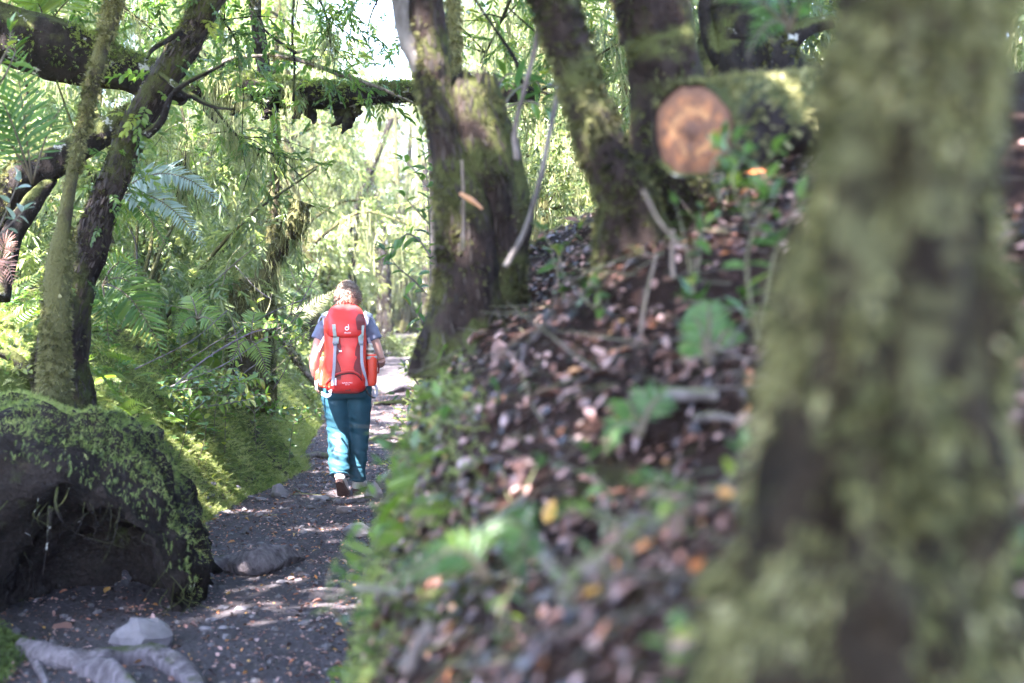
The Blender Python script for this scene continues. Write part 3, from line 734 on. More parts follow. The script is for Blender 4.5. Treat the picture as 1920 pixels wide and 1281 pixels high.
# cut log
a0, a1 = P(1295, 247, 3.4), P(1720, 175, 4.7)
ax = (a1 - a0) / np.linalg.norm(a1 - a0)
cl_ = thing("cut_log", "sawn log on the bank, its orange cut end facing the path", "log", a0)
V, F, N = tube([a0 + ax * .004, a0 + ax * .4, a0 + ax * .9, a1], [.112, .11, .108, .1], 40, 60, .10, 14, 58, caps=False, ridge=.03)
put("bark", (V, F), M['bark'], cl_, a0)
put("moss", moss_on(V, N, F, 1200, .03, g0, .3, bias=(0, 0, .8), lo=.3, hi=.9), M['moss_olive'], cl_, a0, "stuff")
m_, t_, b_ = mat("sawn_wood")
tc = t_.nodes.new("ShaderNodeTexCoord"); ln = t_.nodes.new("ShaderNodeVectorMath"); ln.operation = 'LENGTH'
t_.links.new(tc.outputs["Object"], ln.inputs[0])
nz = tex(t_, 60, 5); n9 = tex(t_, 34, 4)
rg = mathn(t_, 'ADD', mathn(t_, 'MULTIPLY', ln.outputs["Value"], 9.0), mathn(t_, 'MULTIPLY', nz, .35))
rings = mathn(t_, 'SINE', mathn(t_, 'MULTIPLY', rg, 26.0), 0)
c1 = ramp(t_, [(0, (0.16, 0.06, 0.025)), (0.28, (0.34, 0.12, 0.035)), (0.45, (0.46, 0.18, 0.05)), (0.62, (0.6, 0.3, 0.11)), (.85, (0.44, 0.17, 0.05)), (1, (0.2, 0.1, 0.05))], rg)
c1 = mixc(t_, maprange(t_, rings, .2, 1, 0, .35), c1, (0.26, 0.11, 0.05))
c1 = mixc(t_, maprange(t_, n9, .46, .56, 0, .9), c1, (0.11, 0.045, 0.022))
c1 = mixc(t_, maprange(t_, ln.outputs["Value"], .018, .034, .85, 0), c1, (0.07, 0.03, 0.015))
c1 = mixc(t_, .55, c1, (0.05, 0.02, 0.01))
t_.links.new(c1, b_.inputs["Base Color"]); b_.inputs["Roughness"].default_value = .7
bump(t_, b_, nz, .6, .006)
nn = 40; th = np.linspace(0, 2 * math.pi, nn, endpoint=False)
fr = V[:40]
rads = np.linspace(0, 1, 8)
face = np.concatenate([a0 + ax * .012 + (fr - a0) * r * .93 for r in rads[1:]])
face = face - ax * .006 * (1 + .6 * fbm(face * 30, 3, 4))[:, None] * (1 - np.repeat(rads[1:], 40) ** 6)[:, None]
face = np.vstack([face, a0 - ax * .008])
FF = [grid_faces(7, 40, True), np.stack([np.full(40, 280), (np.arange(40) + 1) % 40, np.arange(40)], -1)]
put("cut_end", (face, FF), m_, cl_, a0)
put("bark_rim", (np.vstack([fr, a0 + ax * .02 + (fr - a0) * .92]), [grid_faces(2, 40, True)]), M['bark_dark'], cl_, a0)

# vines and sticks between the trunks
stick("curved_vine", "pale grey vine curving up between the forked tree and the leaning one", "vine", [P(948, 500, 4.6), P(985, 430, 4.6), P(1012, 340, 4.6), P(1030, 250, 4.6), P(1048, 160, 4.6), P(1062, 60, 4.6)], [.014, .013, .012, .012, .012, .01], M['bark_grey'])
stick("curved_vine", "thinner brown vine beside the pale one, nearer the forked tree", "vine", [P(970, 300, 4.8), P(965, 245, 4.8), P(985, 160, 4.8), P(1003, 90, 4.8), P(1012, 20, 4.8)], [.012, .012, .011, .01, .009], M['twig'])
stick("hanging_vine", "thin dark vine slanting down right from the top behind the forked tree", "vine", [P(885, -10, 6), P(925, 50, 6), P(965, 110, 6), P(985, 160, 6.1), P(1045, 180, 6.2)], [.007] * 5, M['bark_dark'])
stick("thin_stick", "thin pale upright stick standing in the leaf litter", "stick", [P(1198, 660, 3.6), P(1204, 600, 3.6), P(1215, 540, 3.62), P(1232, 475, 3.65)], [0.0056, 0.0056, 0.0050, 0.0043], M['pole'])
stick("thin_stick", "grey twig leaning from the cut log down to the litter", "stick", [P(1290, 470, 3.3), P(1240, 420, 3.3), P(1205, 355, 3.3)], [0.0043, 0.0043, 0.0037], M['pole'])
stick("thin_stick", "short upright stick at the foot of the shadowed trunk", "stick", [P(1262, 520, 3.7), P(1260, 470, 3.7), P(1263, 430, 3.7)], [0.0050, 0.0050, 0.0043], M['pole'])
stick("thin_stick", "orange-brown splinter caught against the forked tree", "stick", [P(862, 362, 4.9), P(885, 376, 4.9), P(905, 392, 4.9)], [.006, .01, .004], plain("splinter_wood", (0.4, 0.2, 0.09), .6))
stick("thin_stick", "pale rod standing against the forked tree's dark bark", "stick", [P(868, 470, 4.95), P(869, 380, 4.95), P(866, 300, 4.95)], [0.0050, 0.0056, 0.0043], M['pole'])
for k, (lab, q, r) in enumerate([
    ("curving brown root crossing the near leaf litter", [(1300, 950, 2.3), (1220, 1000, 2.25), (1150, 1045, 2.2), (1090, 1080, 2.2), (1060, 1130, 2.15)], .02),
    ("pale broken stick slanting in the near leaf litter", [(1000, 1010, 2.3), (1030, 1060, 2.25), (1060, 1090, 2.2)], .013),
    ("dark horizontal stick lying beside the near trunk", [(1180, 745, 3.0), (1260, 740, 3.0), (1345, 742, 3.0)], .013),
    ("grey twig lying below the dark horizontal stick", [(1300, 785, 2.9), (1340, 780, 2.9), (1390, 790, 2.9)], .01),
    ("long thin grey twig slanting down left on the bank", [(985, 930, 3.0), (900, 1000, 2.9), (810, 1080, 2.8)], .008),
    ("short brown stick at the bottom of the bank", [(760, 1260, 2.2), (790, 1200, 2.2), (810, 1170, 2.2)], .011),
    ("weathered stick end poking out over the bank's lower edge", [(660, 1100, 2.8), (700, 1102, 2.8), (750, 1112, 2.8)], .013),
    ("whitish stick standing up in the litter", [(1160, 1040, 2.3), (1175, 1000, 2.3), (1192, 960, 2.3)], .011)]):
    stick("bank_stick", lab, "stick", [P(*p) for p in q], [r, r * 1.1, r * .8], M['bark_grey'] if k in (1, 6, 7) else M['twig'])

# ------------------------------------------------------------------ burrow under the left bank
HC = np.array([-2.1, 6.95, -.04])
prof = [(.10, .14, .75), (.34, .38, .55), (.41, .50, .25), (.42, .52, .05), (.46, .575, -.06), (.50, .66, -.05), (.50, .76, .03), (.49, .85, .16), (.46, .92, .36), (.42, .95, .7), (.38, .93, 1.15)]
tv = np.linspace(0, len(prof) - 1, 46); th = np.linspace(-.12, math.pi + .05, 64)
pr = np.stack([np.interp(tv, range(len(prof)), [p[k] for p in prof]) for k in range(3)], -1)
outer = np.clip((tv - 3.5) / 2, 0, 1)[:, None]
ct_, sn_ = np.cos(th)[None], np.sin(th)[None]
lf = np.clip(-ct_, 0, 1)
cto = np.where(ct_ > 0, np.abs(ct_) ** 1.8, ct_); ct2 = ct_ * (1 - outer) + cto * outer
X = HC[0] + pr[:, :1] * ct2 * (1 + outer * lf * 1.1)
Z = HC[2] + pr[:, 1:2] * np.where(lf > 0, sn_ * (1 - outer) + outer * np.maximum(sn_, 1 - .0 * sn_) * (1 + .12 * lf), sn_)
Y = HC[1] + pr[:, 2:3] + 0 * X + .12 * (1 - lf) * outer * 0 + lf * outer * -.25
V = np.stack([X, Y, Z], -1).reshape(-1, 3)
dirv = np.stack([ct_ + 0 * X, -.4 + 0 * X, sn_ + 0 * X], -1).reshape(-1, 3)
V = V + dirv * ((.15 * fbm(V * 2.6, 4, 60) + .10 * (np.abs(vnoise(V * 6.5, 63)) - .3) + .07 * fbm(V * 13, 3, 61)) * (.75 + .25 * np.repeat(outer, 64, 1).reshape(-1)))[:, None]
V[:, 1] += .14 * fbm(V * 4 + 9, 3, 66)
hump = thing("overhanging_bank", "overhanging earth bank with a dark burrow under it and moss on top, beside the path", "earth bank", HC)
HF = grid_faces(46, 64)
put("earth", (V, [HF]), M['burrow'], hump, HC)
nrm = np.zeros_like(V); fn = np.cross(V[HF[:, 1]] - V[HF[:, 0]], V[HF[:, 3]] - V[HF[:, 0]])
for k in range(4): np.add.at(nrm, HF[:, k], fn)
nrm /= np.linalg.norm(nrm, axis=1)[:, None] + 1e-9
if (nrm[30 * 64 + 32, 2]) < 0: nrm = -nrm
top = (np.repeat(tv, 64) > 6.5)[HF[:, 0]] & (nrm[HF[:, 0], 2] > -.1)
g1 = np.random.default_rng(31)
def moss_patch(V, N, F, count, size, g, tm=SPRIG, lo=.2, hi=.9, wz=0.0, clump=3.0):
    a = V[F]; area = np.linalg.norm(np.cross(a[:, 2] - a[:, 0], a[:, 3] - a[:, 1]), axis=1)
    cl = np.clip(fbm(a.mean(1) * clump, 3, 71) * 2 + .7, .3, 1)
    wgt = area * cl * np.clip(N[F[:, 0], 2] + wz, .02, 1) if wz else area * cl
    f = g.choice(len(F), count, p=wgt / wgt.sum()); r = g.dirichlet(np.ones(4), count)
    pos = np.einsum('nk,nkj->nj', r, a[f]); n_ = N[F[f, 0]]
    d = n_ * .55 + g.normal(0, .8, (count, 3)) + np.array([.15, -.2, -.25])
    Mx = look(d, n_ + g.normal(0, .4, (count, 3))) * (size * g.uniform(.5, 1.4, count))[:, None, None]
    tn = np.clip(g.normal((lo + hi) / 2, (hi - lo) / 4, count) + .3 * vnoise(pos * 4, 6), 0, 1)
    return scatter(tm, Mx, pos - n_ * size * .1, g.integers(0, len(tm), count), tn)
put("moss", moss_patch(V, nrm, HF[top], 30000, .027, g1, wz=.3, lo=.15, hi=.9), M['moss'], hump, HC, "stuff")
for k, q in enumerate(q for n_, q in enumerate([[(70, 960, 6.9), (130, 955, 6.85), (190, 970, 6.85), (225, 1000, 6.9), (250, 1050, 6.95)], [(95, 950, 6.88), (90, 1010, 6.9), (80, 1080, 6.95)], [(200, 960, 6.85), (215, 1020, 6.9), (200, 1080, 7.0)],
                       [(230, 985, 6.85), (262, 1040, 6.8), (275, 1110, 6.75)], [(110, 900, 6.88), (105, 950, 6.84), (125, 990, 6.86)], [(60, 830, 6.9), (70, 900, 6.86), (65, 970, 6.86)], [(150, 910, 6.88), (160, 960, 6.84), (150, 1010, 6.86)], [(250, 960, 6.9), (290, 1010, 6.85), (318, 1090, 6.8)]]) if n_ in (1, 4)):
    Vb, Fb, _ = tube([P(*p) for p in q], [.010, .007, .003], 8, 40, .7, 34, k)
    put("root", (Vb, Fb), M['bark_dark'], hump, HC)

rim = V.reshape(46, 64, 3)
n = 900; i_ = g1.integers(25, 33, n); j_ = g1.integers(6, 60, n); L = rim[i_, j_] + g1.normal(0, .015, (n, 3))
d = np.stack([g1.normal(.05, .3, n), g1.normal(-.35, .25, n), -np.abs(g1.normal(.7, .3, n))], -1)
put("moss_fringe", scatter(SPRIG, look(d, np.tile([0, -1.0, .3], (n, 1)) + g1.normal(0, .3, (n, 3))) * g1.uniform(.02, .05, n)[:, None, None], L, None, np.clip(g1.normal(.3, .2, n), 0, 1)), M['moss'], hump, HC, "stuff")
for k in range(34):
    a_ = rim[g1.integers(10, 26), g1.integers(6, 58)] + g1.normal(0, .01, 3); ln = g1.uniform(.08, .34)
    q = [a_, a_ + [g1.normal(0, .05), g1.normal(-.05, .04), -ln * .5], a_ + [g1.normal(0, .1), g1.normal(-.04, .06), -ln]]
    r_ = g1.uniform(.0015, .004); Vb, Fb, _ = tube(q, [r_, r_ * .8, r_ * .3], 6, 20, .4, 30, k)
    put("root", (Vb, Fb), M['bark_dark'], hump, HC)

# ------------------------------------------------------------------ moss, litter and pebbles on the ground
def ground_n(x, y):
    e = .04
    n = np.stack([-(ground(x + e, y, False) - ground(x - e, y, False)) / (2 * e), -(ground(x, y + e, False) - ground(x, y - e, False)) / (2 * e), np.ones(len(x))], -1)
    return n / np.linalg.norm(n, axis=1)[:, None]
def carpet(name, n, yr, drange, side, size, tm, mt, lo, hi, g, power=1.0, clump=2.5, thr=.5):
    y = g.uniform(yr[0] ** power, yr[1] ** power, n) ** (1 / power); d = drange[0] + (drange[1] - drange[0]) * g.uniform(0, 1, n) ** 1.5
    x = xl(y) - d if side < 0 else xr(y) + d
    keep = fbm(np.stack([x, y, 0 * x], -1) * clump, 3, 91) + g.normal(0, .15, n) > -thr
    x, y = x[keep], y[keep]; n = len(x)
    pos = np.stack([x, y, ground(x, y)], -1); nn = ground_n(x, y)
    dh = np.stack([nn[:, 0], nn[:, 1], 0 * n * nn[:, 2]], -1)
    d_ = nn * .45 + dh * .5 + g.normal(0, .55, (n, 3)) + np.array([.05, -.1, -.2])
    Mx = look(d_, nn + g.normal(0, .35, (n, 3))) * (size * g.uniform(.45, 1.5, n))[:, None, None]
    tn = np.clip(g.normal((lo + hi) / 2, (hi - lo) / 4, n) + .3 * vnoise(pos * 3, 6), 0, 1)
    V, F, T = scatter(tm, Mx, pos, g.integers(0, len(tm), n), tn)
    return link(name, mk_mesh(name, V, F, T), mt, None, "stuff")
carpet("moss_carpet", 42000, (7.2, 17), (-.04, 2.0), -1, .058, SPRIG, M['moss'], .2, .95, g1, .7, thr=.35)
carpet("low_greenery", 1300, (7.6, 20), (.7, 4), -1, .13, TW_LITE, M['leaf'], .3, .95, g1, .8)
carpet("moss_carpet", 9000, (5.0, 6.75), (-.03, 1.0), -1, .04, SPRIG, M['moss'], .15, .8, g1)
carpet("moss_carpet", 16000, (2.4, 12), (-.03, .45), 1, .036, SPRIG, M['moss'], .15, .8, g1, .7, clump=1.8, thr=.1)
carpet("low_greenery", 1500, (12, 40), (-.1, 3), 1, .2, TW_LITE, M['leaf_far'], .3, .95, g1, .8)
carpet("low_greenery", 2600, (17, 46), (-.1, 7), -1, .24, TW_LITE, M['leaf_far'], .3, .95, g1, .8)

# leaf litter: the largest 240 are leaves of their own
LV = [leaf_fine(.5, .06, .1, 4, .06), leaf_fine(.42, .16, -.15, 4, -.05), leaf_fine(.55, -.1, .2, 4, .1), leaf_fine(.36, .22, .25, 4)]
n = 25000
y = g1.uniform(1.2 ** .6, 9 ** .6, n) ** (1 / .6); d = 1.9 * g1.uniform(0, 1, n) ** 1.0 - .02; x = xr(y) + d
keep = fbm(np.stack([x, y, 0 * x], -1) * 2, 3, 14) + g1.normal(0, .14, n) > -.2; x, y = x[keep], y[keep]; n = len(x)
pos = np.stack([x, y, ground(x, y) + g1.uniform(.002, .028, n)], -1); nn = ground_n(x, y)
zx = nn + g1.normal(0, .22, (n, 3)); sz = g1.gamma(3.6, .0068, n) + .007; tn = np.clip(g1.beta(1.35, 2.0, n), 0, 1); pk = g1.integers(0, 4, n)
Mx = frame(zx, g1.uniform(0, 6.28, n))
px_, py_, dz_ = proj(pos)
vis = (px_ > 560) & (px_ < 1420) & (py_ > 430) & (py_ < 1275)
score = np.where(vis, sz / dz_, 0); order = np.argsort(-score); big = order[:240]
rest = np.ones(n, bool); rest[big] = False
LVC = [leaf_t(.5, .06, .1), leaf_t(.42, .16, -.12), leaf_t(.55, -.1, .2), leaf_t(.36, .2, .2)]
V, F, T = scatter(LVC, Mx[rest] * sz[rest][:, None, None], pos[rest], pk[rest], tn[rest])
link("leaf_litter", mk_mesh("leaf_litter", V, F, T), M['dead'], None, "stuff")
kinds = [(0, .45, "dark brown fallen leaf lying in the litter of the shaded bank", "brown fallen leaves on the bank"), (.45, .78, "pale pinkish-brown fallen leaf lying in the litter of the shaded bank", "pale fallen leaves on the bank"), (.78, 1.01, "orange fallen leaf lying in the litter of the shaded bank", "orange fallen leaves on the bank")]
lm = {}
for i in big:
    k = next(j for j, q in enumerate(kinds) if q[0] <= tn[i] < q[1])
    key = (pk[i], round(float(tn[i]) * 8))
    if key not in lm:
        v, f = LV[pk[i]]; lm[key] = mk_mesh("fallen_leaf", v, f, np.full(len(v), tn[i])); lm[key].materials.append(M['dead'])
    o = link("fallen_leaf", lm[key]); tag(o, kinds[k][2], "leaf", kinds[k][3])
    m4 = Matrix(Mx[i].tolist()).to_4x4(); m4 = Matrix.Translation(pos[i].tolist()) @ m4 @ Matrix.Scale(float(sz[i]), 4); o.matrix_world = m4
n = 1500; y = g1.uniform(1.6, 8, n); x = xr(y) + .22 + 1.6 * g1.uniform(0, 1, n)
pos = np.stack([x, y, ground(x, y) + g1.uniform(.005, .03, n)], -1); d = g1.normal(0, 1, (n, 3)); d[:, 2] *= .3; d[:, 2] -= .1
TWG = tube([(0, 0, 0), (.35, .05, .02), (.7, -.03, 0), (1, .02, .02)], [.022, .02, .016, .008], 3, 5, caps=False)[:2]
V, F, T = scatter([TWG], look(d, ground_n(x, y) + g1.normal(0, .2, (n, 3))) * np.minimum(g1.gamma(3, .04, n) + .03, .26)[:, None, None] * np.array([1, .6, .6]), pos, None, np.clip(g1.normal(.5, .2, n), 0, 1))
link("twig_litter", mk_mesh("twig_litter", V, F, T), M['twig'], None, "stuff")
def one_leaf(label, px, py, Y, size, t, pick=0, group=None, nz=(0, -.4, 1), spin=0.0):
    v, f = LV[pick]; me = mk_mesh("fallen_leaf", v, f, np.full(len(v), t)); p = P(px, py, Y) if Y else None
    if Y is None:
        d = P(px, py, 1.0) - np.array([0, 0, EYE]); s = -EYE / d[2]; p = np.array([0, 0, EYE]) + d * s; p[2] = G(p[0], p[1]) + .012
    o = link("fallen_leaf", me, M['dead']); tag(o, label, "leaf", group)
    m = frame(np.array([nz], float), np.array([spin]))[0]
    o.matrix_world = Matrix.Translation(p.tolist()) @ Matrix(m.tolist()).to_4x4() @ Matrix.Scale(size, 4)
one_leaf("large curled cream leaf lying on the bank below the forked tree", 945, 708, 4.4, .17, .7, 1, None, (.1, -.6, 1), 1.57)
one_leaf("large grey-brown leaf lying flat on the path below the burrow", 125, 1165, None, .2, .5, 0)
one_leaf("yellow leaf curled on the dark soil inside the burrow mouth", 205, 1100, None, .09, .95, 1)
# leaves on the path
pl = []
for k in range(150):
    y = g1.uniform(5.6, 13.5); x = float(xl(y)) + (float(xr(y)) - float(xl(y))) * g1.uniform(.02, .98)
    t = g1.choice([.9, .97, .85, .7, .6, .45], p=[.16, .2, .16, .18, .15, .15]); pl.append((x, y, t, g1.uniform(.025, .06)))
for x, y, t, s in pl:
    v, f = LV[int(g1.integers(0, 4))]; key = ("p", len(f), round(t, 2), id(v))
    if key not in lm: lm[key] = mk_mesh("fallen_leaf", v, f, np.full(len(v), t)); lm[key].materials.append(M['dead'])
    o = link("fallen_leaf", lm[key])
    kk = 0 if t > .8 else 1
    tag(o, ["small yellow-orange leaf scattered on the dark path", "small dull brown leaf scattered on the dark path"][kk], "leaf", ["orange leaves on the path", "brown leaves on the path"][kk])
    m = frame(g1.normal(0, .25, (1, 3)) + [0, 0, 1], g1.uniform(0, 6.28, 1))[0]
    o.matrix_world = Matrix.Translation((x, y, G(x, y) + .012)) @ Matrix(m.tolist()).to_4x4() @ Matrix.Scale(s, 4)
# leaf crumbs and grit on the path
n = 15000; y = g1.uniform(5.2 ** .5, 24 ** .5, n) ** 2; u = np.clip(g1.beta(.8, .8, n), 0, 1); x = xl(y) * (1 - u) + xr(y) * u
pos = np.stack([x, y, ground(x, y) + .004], -1)
V, F, T = scatter(LVC, frame(g1.normal(0, .4, (n, 3)) + [0, 0, 1], g1.uniform(0, 6.28, n)) * (g1.uniform(.008, .034, n))[:, None, None], pos, g1.integers(0, 4, n), np.clip(g1.beta(1.5, 1.6, n), 0, 1))
link("leaf_crumbs", mk_mesh("leaf_crumbs", V, F, T), M['dead'], None, "stuff")
def stone_t(seed, sub=2):
    import bmesh
    bm = bmesh.new(); bmesh.ops.create_icosphere(bm, subdivisions=sub, radius=1)
    v = np.array([q.co[:] for q in bm.verts]); f = np.array([[q.index for q in p.verts] for p in bm.faces]); bm.free()
    v = v * (1 + .3 * fbm(v * 1.3, 3, seed) + .12 * vnoise(v * 3, seed))[:, None]
    v = v - np.maximum(v @ np.array([.5, -.4, .7]) - .7, 0)[:, None] * np.array([.5, -.4, .7])
    return v * np.array([1, .8, .62]), f
ST = [stone_t(k, 1) for k in range(4)]
n = 1800; y = g1.uniform(5.2 ** .5, 20 ** .5, n) ** 2; u = np.clip(g1.beta(.7, .7, n), 0, 1); x = xl(y) * (1 - u) + xr(y) * u
V, F, T = scatter(ST, frame(g1.normal(0, .3, (n, 3)) + [0, 0, 1], g1.uniform(0, 6.28, n)) * (g1.gamma(2, .005, n) + .004)[:, None, None], np.stack([x, y, ground(x, y)], -1), g1.integers(0, 4, n))
link("gravel", mk_mesh("gravel", V, F, None, False), M['stone'], None, "stuff")
def on_ground(px, py, z=0.0):
    d = P(px, py, 1.0) - np.array([0, 0, EYE])
    q = np.array([0, 0, EYE]) + d * np.geomspace(3, 40, 1500)[:, None]
    k = np.argmax(q[:, 2] <= ground(q[:, 0], q[:, 1]) + z)
    return q[k] if k else q[-1]
def rock(label, px, py, wpx, hz=.7, mt='stone', seed=1, sub=3, group=None):
    p = on_ground(px, py); v, f = stone_t(seed, sub); s = wpx / FPX * p[1] * .5
    return tag(put("rock", (v * s * np.array([1, .9, hz / .62 * 1.0]) + p + np.array([0, 0, s * .25]), [f]), M[mt], None, (0, 0, 0), smooth=False), label, "rock", group)
M['stone_pale'] = plain("pale_stone", (0.13, 0.12, 0.122), .7, .3, 12, .6)
M['stone_brown'] = plain("brown_stone", (0.12, 0.095, 0.085), .8, .3, 14, .6)
rock("angular grey stone at the foot of the moss slope, left of the walker", 524, 932, 34, 1.1, 'stone_pale', 3)
rock("rounded brown stone on the path below the walker's shoes", 645, 962, 30, .6, 'stone_brown', 5)
rock("small pale pointed stone just before the brown one", 632, 944, 14, 1.3, 'stone_pale', 6)
rock("flat pale stone at the left end of the thin root by the walker's shoes", 600, 940, 38, .3, 'stone_pale', 8)
rock("tall pale mossy-sided stone at the right edge of the path beside the walker's shoes", 702, 935, 34, 1.5, 'stone_pale', 9)
rock("grey boulder half hidden at the bank's foot below the tall stone", 672, 1005, 52, .7, 'stone_pale', 11)
rock("small stone between the burrow and the thick root", 488, 940, 20, .6, 'stone', 12)
rock("smooth sunlit boulder in the root at bottom left", 272, 1215, 118, .8, 'stone_pale', 15)
rock("little dark stone behind the walker's right shoe", 668, 926, 12, .7, 'stone_brown', 16)
for k in range(26):
    px, py = g1.uniform(380, 640), g1.uniform(905, 1040)
    if abs(px - 645) < 30 and py < 945: continue
    rock("small grey stone embedded in the path near the walker", px, py, g1.uniform(6, 16), .6, ['stone', 'stone_pale'][k % 2], 20 + k, 2, "small stones in the path")
# pale stone chips lying on the dark soil
for k, (px, py, w_) in enumerate([(420, 1142, 22), (455, 1145, 26), (398, 1165, 22), (385, 1182, 24), (420, 1180, 22), (436, 1178, 14), (545, 1085, 16), (528, 1094, 22), (560, 1090, 14), (575, 1080, 12)]):
    rock("pale rounded chip lying in the sun patch on the dark path", px, py, w_, .4, 'stone_pale', 50 + k, 2, "pale chips on the path")

def groot(label, pts, radii, mt='root', seg=12, lift=.3):
    q = []
    for (px, py, *far), r in zip(pts, radii):
        p = P(px, py, far[0]) if far else on_ground(px, py)
        if far: p[2] = G(p[0], p[1])
        p[2] += r * lift; q.append(p)
    V, F, N = tube(q, radii, seg + 6, 110, .34, 16, int(pts[0][0]), ridge=.25, stretch=4)
    return tag(put("tree_root", (V, F), M[mt], None, (0, 0, 0)), label, "root")
groot("thick grey knotted root lying across the path by the burrow", [(352, 1078), (400, 1070), (440, 1068), (475, 1078), (505, 1068), (535, 1055), (568, 1050)], [.03, .06, .075, .085, .09, .07, .02], seg=20, lift=.35)
groot("long forked grey root in the bottom left corner", [(40, 1215), (95, 1240), (170, 1250), (240, 1245), (300, 1246), (350, 1275), (400, 1330)], [.03, .052, .06, .058, .064, .045, .025], lift=.35)
groot("thin grey root running down the bottom left corner", [(30, 1190), (62, 1235), (95, 1300)], [.018, .022, .014], lift=.4)
groot("grey root branching right along the bottom edge", [(150, 1262), (210, 1275), (270, 1330)], [.04, .055, .04], lift=.3)
groot("thin brown root across the path right at the walker's shoes", [(618, 936), (640, 944), (670, 943), (705, 936)], [.012, .025, .028, .022], lift=.4)
groot("grey twisted root crossing the path right of the walker", [(690, 752, 20.4), (725, 744, 20.8), (752, 733, 21.2), (782, 722, 21.6)], [.03, .075, .09, .07])
groot("dark root below the twisted one on the path", [(700, 765, 18.8), (735, 760, 19), (765, 762, 19), (785, 755, 19.3)], [.03, .06, .06, .05], 'bark_dark')
groot("low dark root edging a step in the path left of the walker's legs", [(560, 862), (590, 858), (625, 862)], [.02, .04, .03], 'twig')
groot("dark root forming a step behind the walker's knees", [(686, 832, 14.9), (720, 828, 15.1), (765, 832, 15.0)], [.02, .03, .02], 'twig')
for k, q in enumerate([[(530, 905), (552, 918), (575, 930)], [(455, 965), (490, 968), (520, 966)], [(500, 975), (515, 985), (535, 988)], [(540, 928), (575, 928), (605, 930)]]):
    groot(["thin pale twig slanting on the path under the moss slope", "short dark twig lying on the path, middle of three", "pale forked twig lying on the path below the dark one", "dark twig lying behind the thin pale one"][k], q, [.006, .008, .006], ['root', 'twig', 'root', 'twig'][k], 6)["category"] = "twig"

# ------------------------------------------------------------------ ferns
PIN = leaf_fine(.125, .03, .18, 8, 0, .12)
def frond_curve(p0, p1, sag, n):
    t = np.linspace(0, 1, n)[:, None]
    return p0 * (1 - t) + p1 * t + np.array([0, 0, 1.0]) * (sag * 4 * t * (1 - t))
pin_me = {}
def frond(parent, origin, p0, p1, sag, length, npin, mt, up=(0, -.5, .8), start=.12, ang=72, tnt=.5, g=g0, separate=True, angw=.12):
    c = frond_curve(np.asarray(p0, float), np.asarray(p1, float), sag, npin + 2)
    T = np.gradient(c, axis=0); T /= np.linalg.norm(T, axis=1)[:, None]
    Vr, Fr, _ = tube(c, [.007, .004, .0015], 5, npin, 0)
    fr = put("frond", (Vr, Fr), M['rachis'], parent, origin)
    t = np.linspace(0, 1, npin + 2)
    ln = length * np.clip((t - start) / .12, 0, 1) ** .6 * np.clip((1 - t) * 1.5, 0.03, 1) ** .75
    U = np.asarray(up, float); A, B, L, S_ = [], [], [], []
    for i in range(1, npin + 2):
        if ln[i] < .008: continue
        side = np.cross(U, T[i]); side /= np.linalg.norm(side); nn = np.cross(T[i], side)
        a = R(ang - 32 * t[i])
        for s in (1, -1):
            d = T[i] * math.cos(a) + side * s * math.sin(a) + nn * g.normal(.06, angw) + g.normal(0, .04, 3)
            A.append(d); B.append(nn + g.normal(0, .15, 3)); L.append(c[i]); S_.append(ln[i] * g.uniform(.88, 1.08))
    Mx = look(np.array(A), np.array(B)) * np.array(S_)[:, None, None]; L = np.array(L)
    if separate:
        for k in range(len(L)):
            key = (mt, int(np.clip(tnt + g.normal(0, .12), 0, 1) * 6))
            if key not in pin_me:
                pin_me[key] = mk_mesh("pinna", PIN[0], PIN[1], np.full(len(PIN[0]), key[1] / 6)); pin_me[key].materials.append(M[mt])
            o = link("pinna", pin_me[key], None, fr)
            o.matrix_local = Matrix.Translation((L[k] - origin).tolist()) @ Matrix(Mx[k].tolist()).to_4x4()
    else:
        V, F, T_ = scatter([PIN], Mx, L, None, np.clip(tnt + g.normal(0, .12, len(L)), 0, 1))
        put("pinnae", (V, F, T_), M[mt], fr, origin, "stuff")
    return fr
b = P(60, 345, 7.6)
f1 = thing("sword_fern", "tall sword fern with upright green fronds at the left edge, growing from the crooked limb", "fern", b)
for p1, ln, sg, tt in [((22, 55, 7.5), .185, .03, .4), ((-40, 130, 7.3), .17, .1, .35), ((128, 190, 7.7), .11, .08, .4), ((-70, 215, 7.4), .17, .12, .3)]:
    frond(f1, b, b, P(*p1), sg, ln, 21 if ln > .15 else 15, 'fern', tnt=tt, up=(.25, -.9, .4), angw=.2)
b = P(150, 20, 10.5)
f1b = thing("sword_fern", "sunlit fern sprouting on top of the massive fallen trunk", "fern", b)
for p1 in [(45, -30, 10.4), (60, 25, 10.3), (110, -40, 10.6), (210, -20, 10.5)]:
    frond(f1b, b, P(85, 55, 10.4), P(*p1), .12, .22, 20, 'fern', tnt=.75, up=(0, -.8, .5), separate=False)
b = P(192, 535, 9.0)
f2 = thing("sword_fern", "broad bright green sword fern drooping over the moss at the foot of the leaning tree", "fern", b)
for p1, ln, sg, tt in [((312, 682, 8.6), .24, .13, .62), ((285, 590, 8.9), .16, .12, .5), ((205, 660, 8.7), .16, .06, .45), ((260, 520, 9.1), .14, .12, .7)]:
    frond(f2, b, b, P(*p1), sg, ln, 27 if ln > .2 else 18, 'fern', tnt=tt, up=(.35, -.85, .5))
b = P(215, 370, 9.0)
f3 = thing("tree_fern", "pale bluish fern with long arching fronds behind the leaning tree", "fern", b)
for p1, ln, sg in [((432, 405, 8.8), .18, .2), ((392, 478, 8.7), .16, .15), ((330, 500, 8.7), .13, .11)]:
    frond(f3, b, b, P(*p1), sg, ln, 44, 'fern_blue' if ln > .14 else 'fern', tnt=.6, up=(.2, -.6, .8), start=.1, ang=80)
b = P(2, 520, 8.6)
